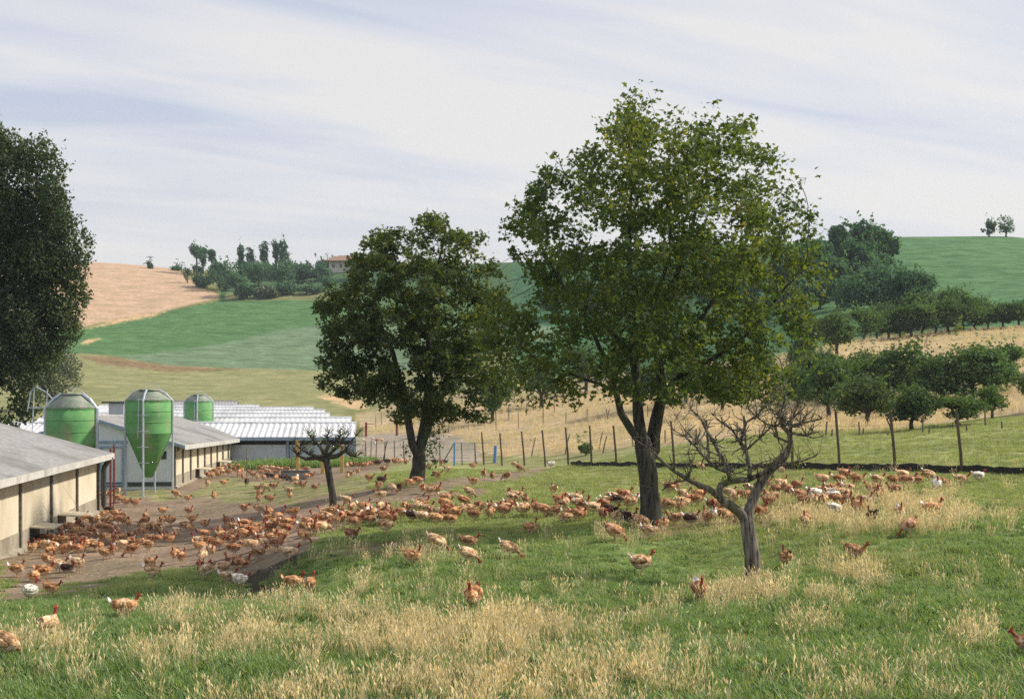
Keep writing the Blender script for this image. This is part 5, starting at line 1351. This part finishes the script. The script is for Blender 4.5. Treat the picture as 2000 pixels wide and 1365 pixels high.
for (ox, oy, sc), txt in HENS:
    for it in txt.replace('\n', '').split(','):
        a, b, code = it.split(); px, py = ox + float(a) / sc, oy + float(b) / sc
        p = hit(px, py); hens.append((px, py, p, code))
hens.sort(key=lambda h: h[2].y)
print('hens', len(hens))
rn = random.Random(4)
ROWS = []; rest = []
def hen_spec(code):
    pose = {'s': 'stand', 'w': 'walk', 'p': 'peck', 'r': 'rest'}[code[0]]
    if code[0] == 'w' and rn.random() < .10: pose = 'peck'; 
    yaw = {'R': 0, 'L': math.pi, 'A': math.pi / 2, 'T': -math.pi / 2}[code[1]] + rn.uniform(-.45, .45)
    c = PLUM[code[2]]; v = rn.uniform(.82, 1.2); w = rn.uniform(-.06, .06)
    return pose, yaw, (c[0] * v, c[1] * v * (1 + w), c[2] * v * (1 + 2 * w), 1), rn.uniform(.94, 1.15)
for i, (px, py, p, code) in enumerate(hens):
    pose, yaw, colr, s = hen_spec(code)
    if i >= 300: rest.append((p, pose, yaw, colr, s)); continue
    me, parts = HEN[pose]
    o = bpy.data.objects.new('hen', me); COL.objects.link(o); o.location = p + Vector((0, 0, -.004)); o.rotation_euler = (rn.uniform(-.06, .06), rn.uniform(-.10, .12) if pose == 'walk' else 0, yaw); o.scale = (s, s, s * rn.uniform(.97, 1.05)); o.color = colr
    for nm, pm in parts:
        c = bpy.data.objects.new(nm, pm); COL.objects.link(c); c.parent = o
        k = rn.uniform(.75, 1.1) if nm == 'wing' else 1.0
        c.color = (colr[0] * k, colr[1] * k, colr[2] * k, 1)
        if nm == 'tail' and rn.random() < .38: c.color = (.72, .64, .54, 1)
    o['category'] = 'hen'; o['group'] = 'bare necked hens of the free range flock'
    pl = next((x for x in PLACES if x[0][0] <= px <= x[0][2] and x[0][1] <= py <= x[0][3]), (None, 'on the grass', 'the tall maple', (3.6, 33)))
    ps = {'stand': 'upright', 'walk': '', 'peck': 'pecking', 'rest': 'sitting'}[pose]
    ROWS.append((o, ' '.join(x for x in (ps, COLN[code[2]], 'hen', FACEN[code[1]], pl[1]) if x), pl[2], pl[3]))
single_out(ROWS)
# the farthest, smallest hens: one flock
V, T, SK, CC = [], [], [], []; nb = 0; far = {}
for k, (me, parts) in HEN.items():
    o = bpy.data.objects.new('tmp', me); COL.objects.link(o); dm = o.modifiers.new('d', 'DECIMATE'); dm.ratio = .06
    m2 = bpy.data.meshes.new_from_object(o.evaluated_get(bpy.context.evaluated_depsgraph_get())); bpy.data.objects.remove(o)
    m2.calc_loop_triangles()
    co = np.empty(len(m2.vertices) * 3); m2.vertices.foreach_get('co', co); t = np.empty(len(m2.loop_triangles) * 3, np.int32); m2.loop_triangles.foreach_get('vertices', t)
    sk = np.empty(len(m2.vertices) * 4); m2.attributes['skin'].data.foreach_get('color', sk)
    far[k] = (co.reshape(-1, 3), t.reshape(-1, 3), sk.reshape(-1, 4)); bpy.data.meshes.remove(m2)
bycol = {}
for p, pose, yaw, colr, s in rest:
    co, t, sk = far[pose]; R = np.array(Matrix.Rotation(yaw, 3, 'Z')) * s
    V.append(co @ R.T + np.array(p)); T.append(t + nb); nb += len(co); SK.append(sk); CC.append(np.tile(colr, (len(co), 1)))
if rest:
    me = np_mesh('hen_flock', np.concatenate(V), tris=np.concatenate(T), mats=[M['hen'].copy()], smooth=True)
    m = me.materials[0]; m.name = 'far_plumage'; t = m.node_tree
    a = t.nodes.new('ShaderNodeAttribute'); a.attribute_name = 'plumage'
    for l in list(t.links):
        if l.from_node.type == 'OBJECT_INFO' and l.from_socket.name == 'Color': t.links.new(a.outputs['Color'], l.to_socket)
    attr(me, 'skin', 'FLOAT_COLOR', np.concatenate(SK)); attr(me, 'plumage', 'FLOAT_COLOR', np.concatenate(CC))
    o = link(bpy.data.objects.new('hen_flock', me)); tag(o, 'the small far hens scattered before the white barn and cream barn', 'hens', None, 'stuff')
# ------------------------------------------------------------------ grass: green turf and tall dry stalks
def tuft_mesh(name, n, rad, hmin, hmax, w, mat, bend, rng, heads=False, dry=0.0):
    V, T, TI = [], [], []
    b = 0
    for _ in range(n):
        a = rng.uniform(0, 2 * np.pi); r = rad * np.sqrt(rng.random()); x, y = r * np.cos(a), r * np.sin(a)
        h = rng.uniform(hmin, hmax); th = rng.uniform(0, 2 * np.pi); d = np.array([np.cos(th), np.sin(th), 0]); s = np.array([-d[1], d[0], 0]) * w * rng.uniform(.7, 1.2)
        bd = bend * rng.uniform(.3, 1.2); p0 = np.array([x, y, -.02]); p1 = p0 + np.array([0, 0, h * .55]) + d * bd * h * .25; p2 = p0 + np.array([0, 0, h * (1 - .25 * bd)]) + d * bd * h * .8
        tint = rng.random() * .75 + (.3 if rng.random() < dry else 0)
        V += [p0 - s, p0 + s, p1 + s * .8, p1 - s * .8, p2 + s * (.5 if heads else .06), p2 - s * (.5 if heads else .06)]
        T += [(b, b + 1, b + 2), (b, b + 2, b + 3), (b + 3, b + 2, b + 4), (b + 3, b + 4, b + 5)]; TI += [tint] * 6; b += 6
        if heads and rng.random() < .8:
            ax = (p2 - p1); ax /= np.linalg.norm(ax); L_ = rng.uniform(.055, .10); q = np.array([-s[1], s[0], 0]); k = rng.uniform(1.5, 2.4) * .0046 / np.linalg.norm(s)
            for sd in (s, q):
                V += [p2 - ax * .01, p2 + ax * L_ * .45 + sd * k, p2 + ax * L_, p2 + ax * L_ * .45 - sd * k]
                T += [(b, b + 1, b + 2), (b, b + 2, b + 3)]; TI += [min(1, tint + .25)] * 4; b += 4
            for _k in range(2):
                t = ax + rng.normal(size=3) * .25; m = p2 + ax * L_ * .4
                V += [m, m + t * L_ * 1.1 + sd * .12, m + t * L_ * 1.1 - sd * .12]; T += [(b, b + 1, b + 2)]; TI += [min(1, tint + .35)] * 3; b += 3
    me = np_mesh(name, np.array(V), tris=np.array(T), mats=[mat]); attr(me, 'tint', 'FLOAT', np.array(TI, np.float32)); return me

def scatter(name, label, meshes, P, scale, seed):
    """one object of kind stuff whose geometry nodes strew the tufts over points P"""
    rng = np.random.default_rng(seed)
    cl = bpy.data.collections.new(name + '_tufts')
    for i, me in enumerate(meshes): cl.objects.link(bpy.data.objects.new('%s_tuft' % name, me))
    me = bpy.data.meshes.new(name); me.vertices.add(len(P)); me.vertices.foreach_set('co', P.astype(np.float32).ravel())
    attr(me, 'rot', 'FLOAT_VECTOR', np.c_[rng.normal(size=(len(P), 2)) * .10, rng.uniform(0, 6.28, len(P))])
    attr(me, 'siz', 'FLOAT', scale.astype(np.float32)); attr(me, 'pick', 'INT', rng.integers(0, len(meshes), len(P)).astype(np.int32))
    o = link(bpy.data.objects.new(name, me)); tag(o, label, 'grass', None, 'stuff')
    ng = bpy.data.node_groups.new(name, 'GeometryNodeTree')
    ng.interface.new_socket('Geometry', in_out='INPUT', socket_type='NodeSocketGeometry'); ng.interface.new_socket('Geometry', in_out='OUTPUT', socket_type='NodeSocketGeometry')
    nn = ng.nodes.new; gi, go = nn('NodeGroupInput'), nn('NodeGroupOutput')
    m2p = nn('GeometryNodeMeshToPoints'); ip = nn('GeometryNodeInstanceOnPoints'); ci = nn('GeometryNodeCollectionInfo')
    ci.inputs[0].default_value = cl; ci.inputs[1].default_value = True; ci.inputs[2].default_value = True
    def na(n_, typ):
        x = nn('GeometryNodeInputNamedAttribute'); x.data_type = typ; x.inputs[0].default_value = n_; return x.outputs[0]
    Lk = ng.links.new
    Lk(gi.outputs[0], m2p.inputs[0]); Lk(m2p.outputs[0], ip.inputs[0]); Lk(ci.outputs[0], ip.inputs['Instance'])
    ip.inputs['Pick Instance'].default_value = True
    Lk(na('pick', 'INT'), ip.inputs['Instance Index']); Lk(na('rot', 'FLOAT_VECTOR'), ip.inputs['Rotation']); Lk(na('siz', 'FLOAT'), ip.inputs['Scale'])
    Lk(ip.outputs[0], go.inputs[0])
    md = o.modifiers.new('strew', 'NODES'); md.node_group = ng
    return o

rng = np.random.default_rng(77)
greens = [tuft_mesh('green_tuft', 46, .15, .05, .125, .0042, M['grass'], .9, rng, dry=.12) for _ in range(5)] + [tuft_mesh('weed_tuft', 26, .16, .04, .10, .011, M['leaf_orchard'], 1.2, rng) for _ in range(1)]
dries = [tuft_mesh('dry_tuft', 17, .14, .17, .41, .0028, M['dry'], .45, rng, True) for _ in range(6)]
def ground_pts(n, Y0, Y1, rng, margin=1.8):
    Y = np.sqrt(rng.uniform(Y0 ** 2, Y1 ** 2, n)); X = rng.uniform(-1, 1, n) * Y * .4 * margin
    Z = gz(X, Y); return X, Y, Z, 1000 + F * X / Y, HY + (CH - Z) / Y * F
PS, SZ = [], []
PO, SO = [], []
for n, a, b, s0, s1 in ((28000, 11, 25, .8, 1.35), (27000, 25, 42, .8, 1.2), (21000, 42, 70, 1.0, 1.5)):
    X, Y, Z, px, py = ground_pts(n, a, b, rng)
    c, ex, sd = place_cols(px, py, X, Y)
    worn = np.zeros(n, bool)
    for w in WORN: worn |= inside(w, px, py)
    keep = ~sd & (rng.random(n) > worn * .75) & (rng.random(n) < np.clip(.45 + 1.1 * fbm(X * .5, Y * .5), 0, 1))
    keep &= ~((Y > 40) & (px < 240)) & ~((Y > 50) & (px < 720) & (rng.random(n) < .93))
    ol = keep & (rng.random(n) < np.clip((Y - 24) / 16 + (fbm(X * .3 + 3, Y * .3) - .45) * 2.2, .05, .97)); keep &= ~ol
    PS.append(np.stack([X, Y, Z], 1)[keep]); s = rng.uniform(s0, s1, n) * (.8 + .5 * fbm(X * .25 + 7, Y * .25))
    s *= 1 + .6 * np.clip((17.5 - Y) / 4, 0, 1); SZ.append(s[keep])
    PO.append(np.stack([X, Y, Z], 1)[ol]); SO.append(s[ol])
olives = [tuft_mesh('olive_tuft', 46, .15, .05, .125, .0042, M['grass_olive'], .9, rng, dry=.15) for _ in range(4)]
scatter('turf', 'short yellowish turf on the farther slope and meadow', olives, np.concatenate(PO), np.concatenate(SO), 6)
scatter('grass', 'short green grass over the slope and meadow', greens, np.concatenate(PS), np.concatenate(SZ), 1)

DRY = [(800,1300,440,80,1.7),(1000,1225,280,45,1.3),(640,1205,170,36,.9),(480,1195,80,25,.45),(130,1310,120,40,.35),(345,1195,42,22,.9),(100,1240,85,22,.45),(210,1275,60,22,.35),(1500,1160,180,40,1.0),(1650,1118,75,36,1.0),(1590,1185,120,26,.8),(1330,1165,130,36,.45),
       (1760,1003,190,38,1.1),(1570,990,80,22,.9),(1460,1035,90,18,.35),(1500,1335,380,24,.55),(1910,1228,30,30,.9),(1745,1160,28,35,.6),(1420,1008,90,16,.4),(790,1072,120,16,.5),(925,1135,40,40,.25),(1240,1035,60,14,.5),(700,1140,40,30,.3),(1700,1260,200,50,.12),(1850,1120,120,60,.12),(1100,1130,60,30,.15),(500,1250,130,50,.5),(330,1325,90,26,.3),(1150,1320,160,36,.5)]
X, Y, Z, px, py = ground_pts(75000, 11, 46, rng)
dens = np.full(len(X), .018)
cy = py - .20 * F / Y
for a, b, c_, d_, s in DRY: dens = np.maximum(dens, s * np.exp(-((px - a) / c_) ** 2 - ((cy - b) / d_) ** 2))
dens *= np.clip((fbm(X * .7, Y * .7) - .34) * 3.4, .08, 1.2)
c, ex, sd = place_cols(px, py, X, Y)
keep = (rng.random(len(X)) < dens * .56) & ~sd & (Y > 11.5)
P = np.stack([X, Y, Z], 1)[keep]; scatter('dry_grass', 'tall straw coloured dry grass with seed heads in loose drifts', dries, P, rng.uniform(.62, 1.02, len(P)), 2)
print('dry', len(P))
# rank green weeds along the foot of the white barn
n = 1500; px = rng.uniform(470, 720, n); Y = rng.uniform(83, 87.5, n); X = (px - 1000) / F * Y; P = np.stack([X, Y, gz(X, Y)], 1)
P = P[fbm(X * .4, Y * .4) > .42]
o = scatter('weeds', 'rank green weeds along the foot of the white barn', greens, P, rng.uniform(3.0, 6.5, len(P)), 3)
# rough grass in the straw field and along its edges
PS, SZ = [], []
X, Y, Z, px, py = ground_pts(16000, 60, 150, rng, 1.1)
ins = inside(STRAW[0], px, py); P = np.stack([X, Y, Z], 1)[ins]
scatter('dry_stubble', 'pale dry grass over the straw slope', dries, P, rng.uniform(.9, 1.5, len(P)), 4)
# ------------------------------------------------------------------ the air: far things fade
mb = MB(); mb.box((0, 0, 22), (3700, 3700, 110))
hm = bpy.data.materials.new('air'); hm.use_nodes = True; t = hm.node_tree; t.nodes.clear()
o = t.nodes.new('ShaderNodeOutputMaterial'); v = t.nodes.new('ShaderNodeVolumePrincipled')
v.inputs['Color'].default_value = (.80, .90, 1.0, 1); v.inputs['Density'].default_value = .00020; v.inputs['Anisotropy'].default_value = .2
t.links.new(v.outputs[0], o.inputs['Volume'])
hz = mb.build('haze', hm); tag(hz, kind='stuff')
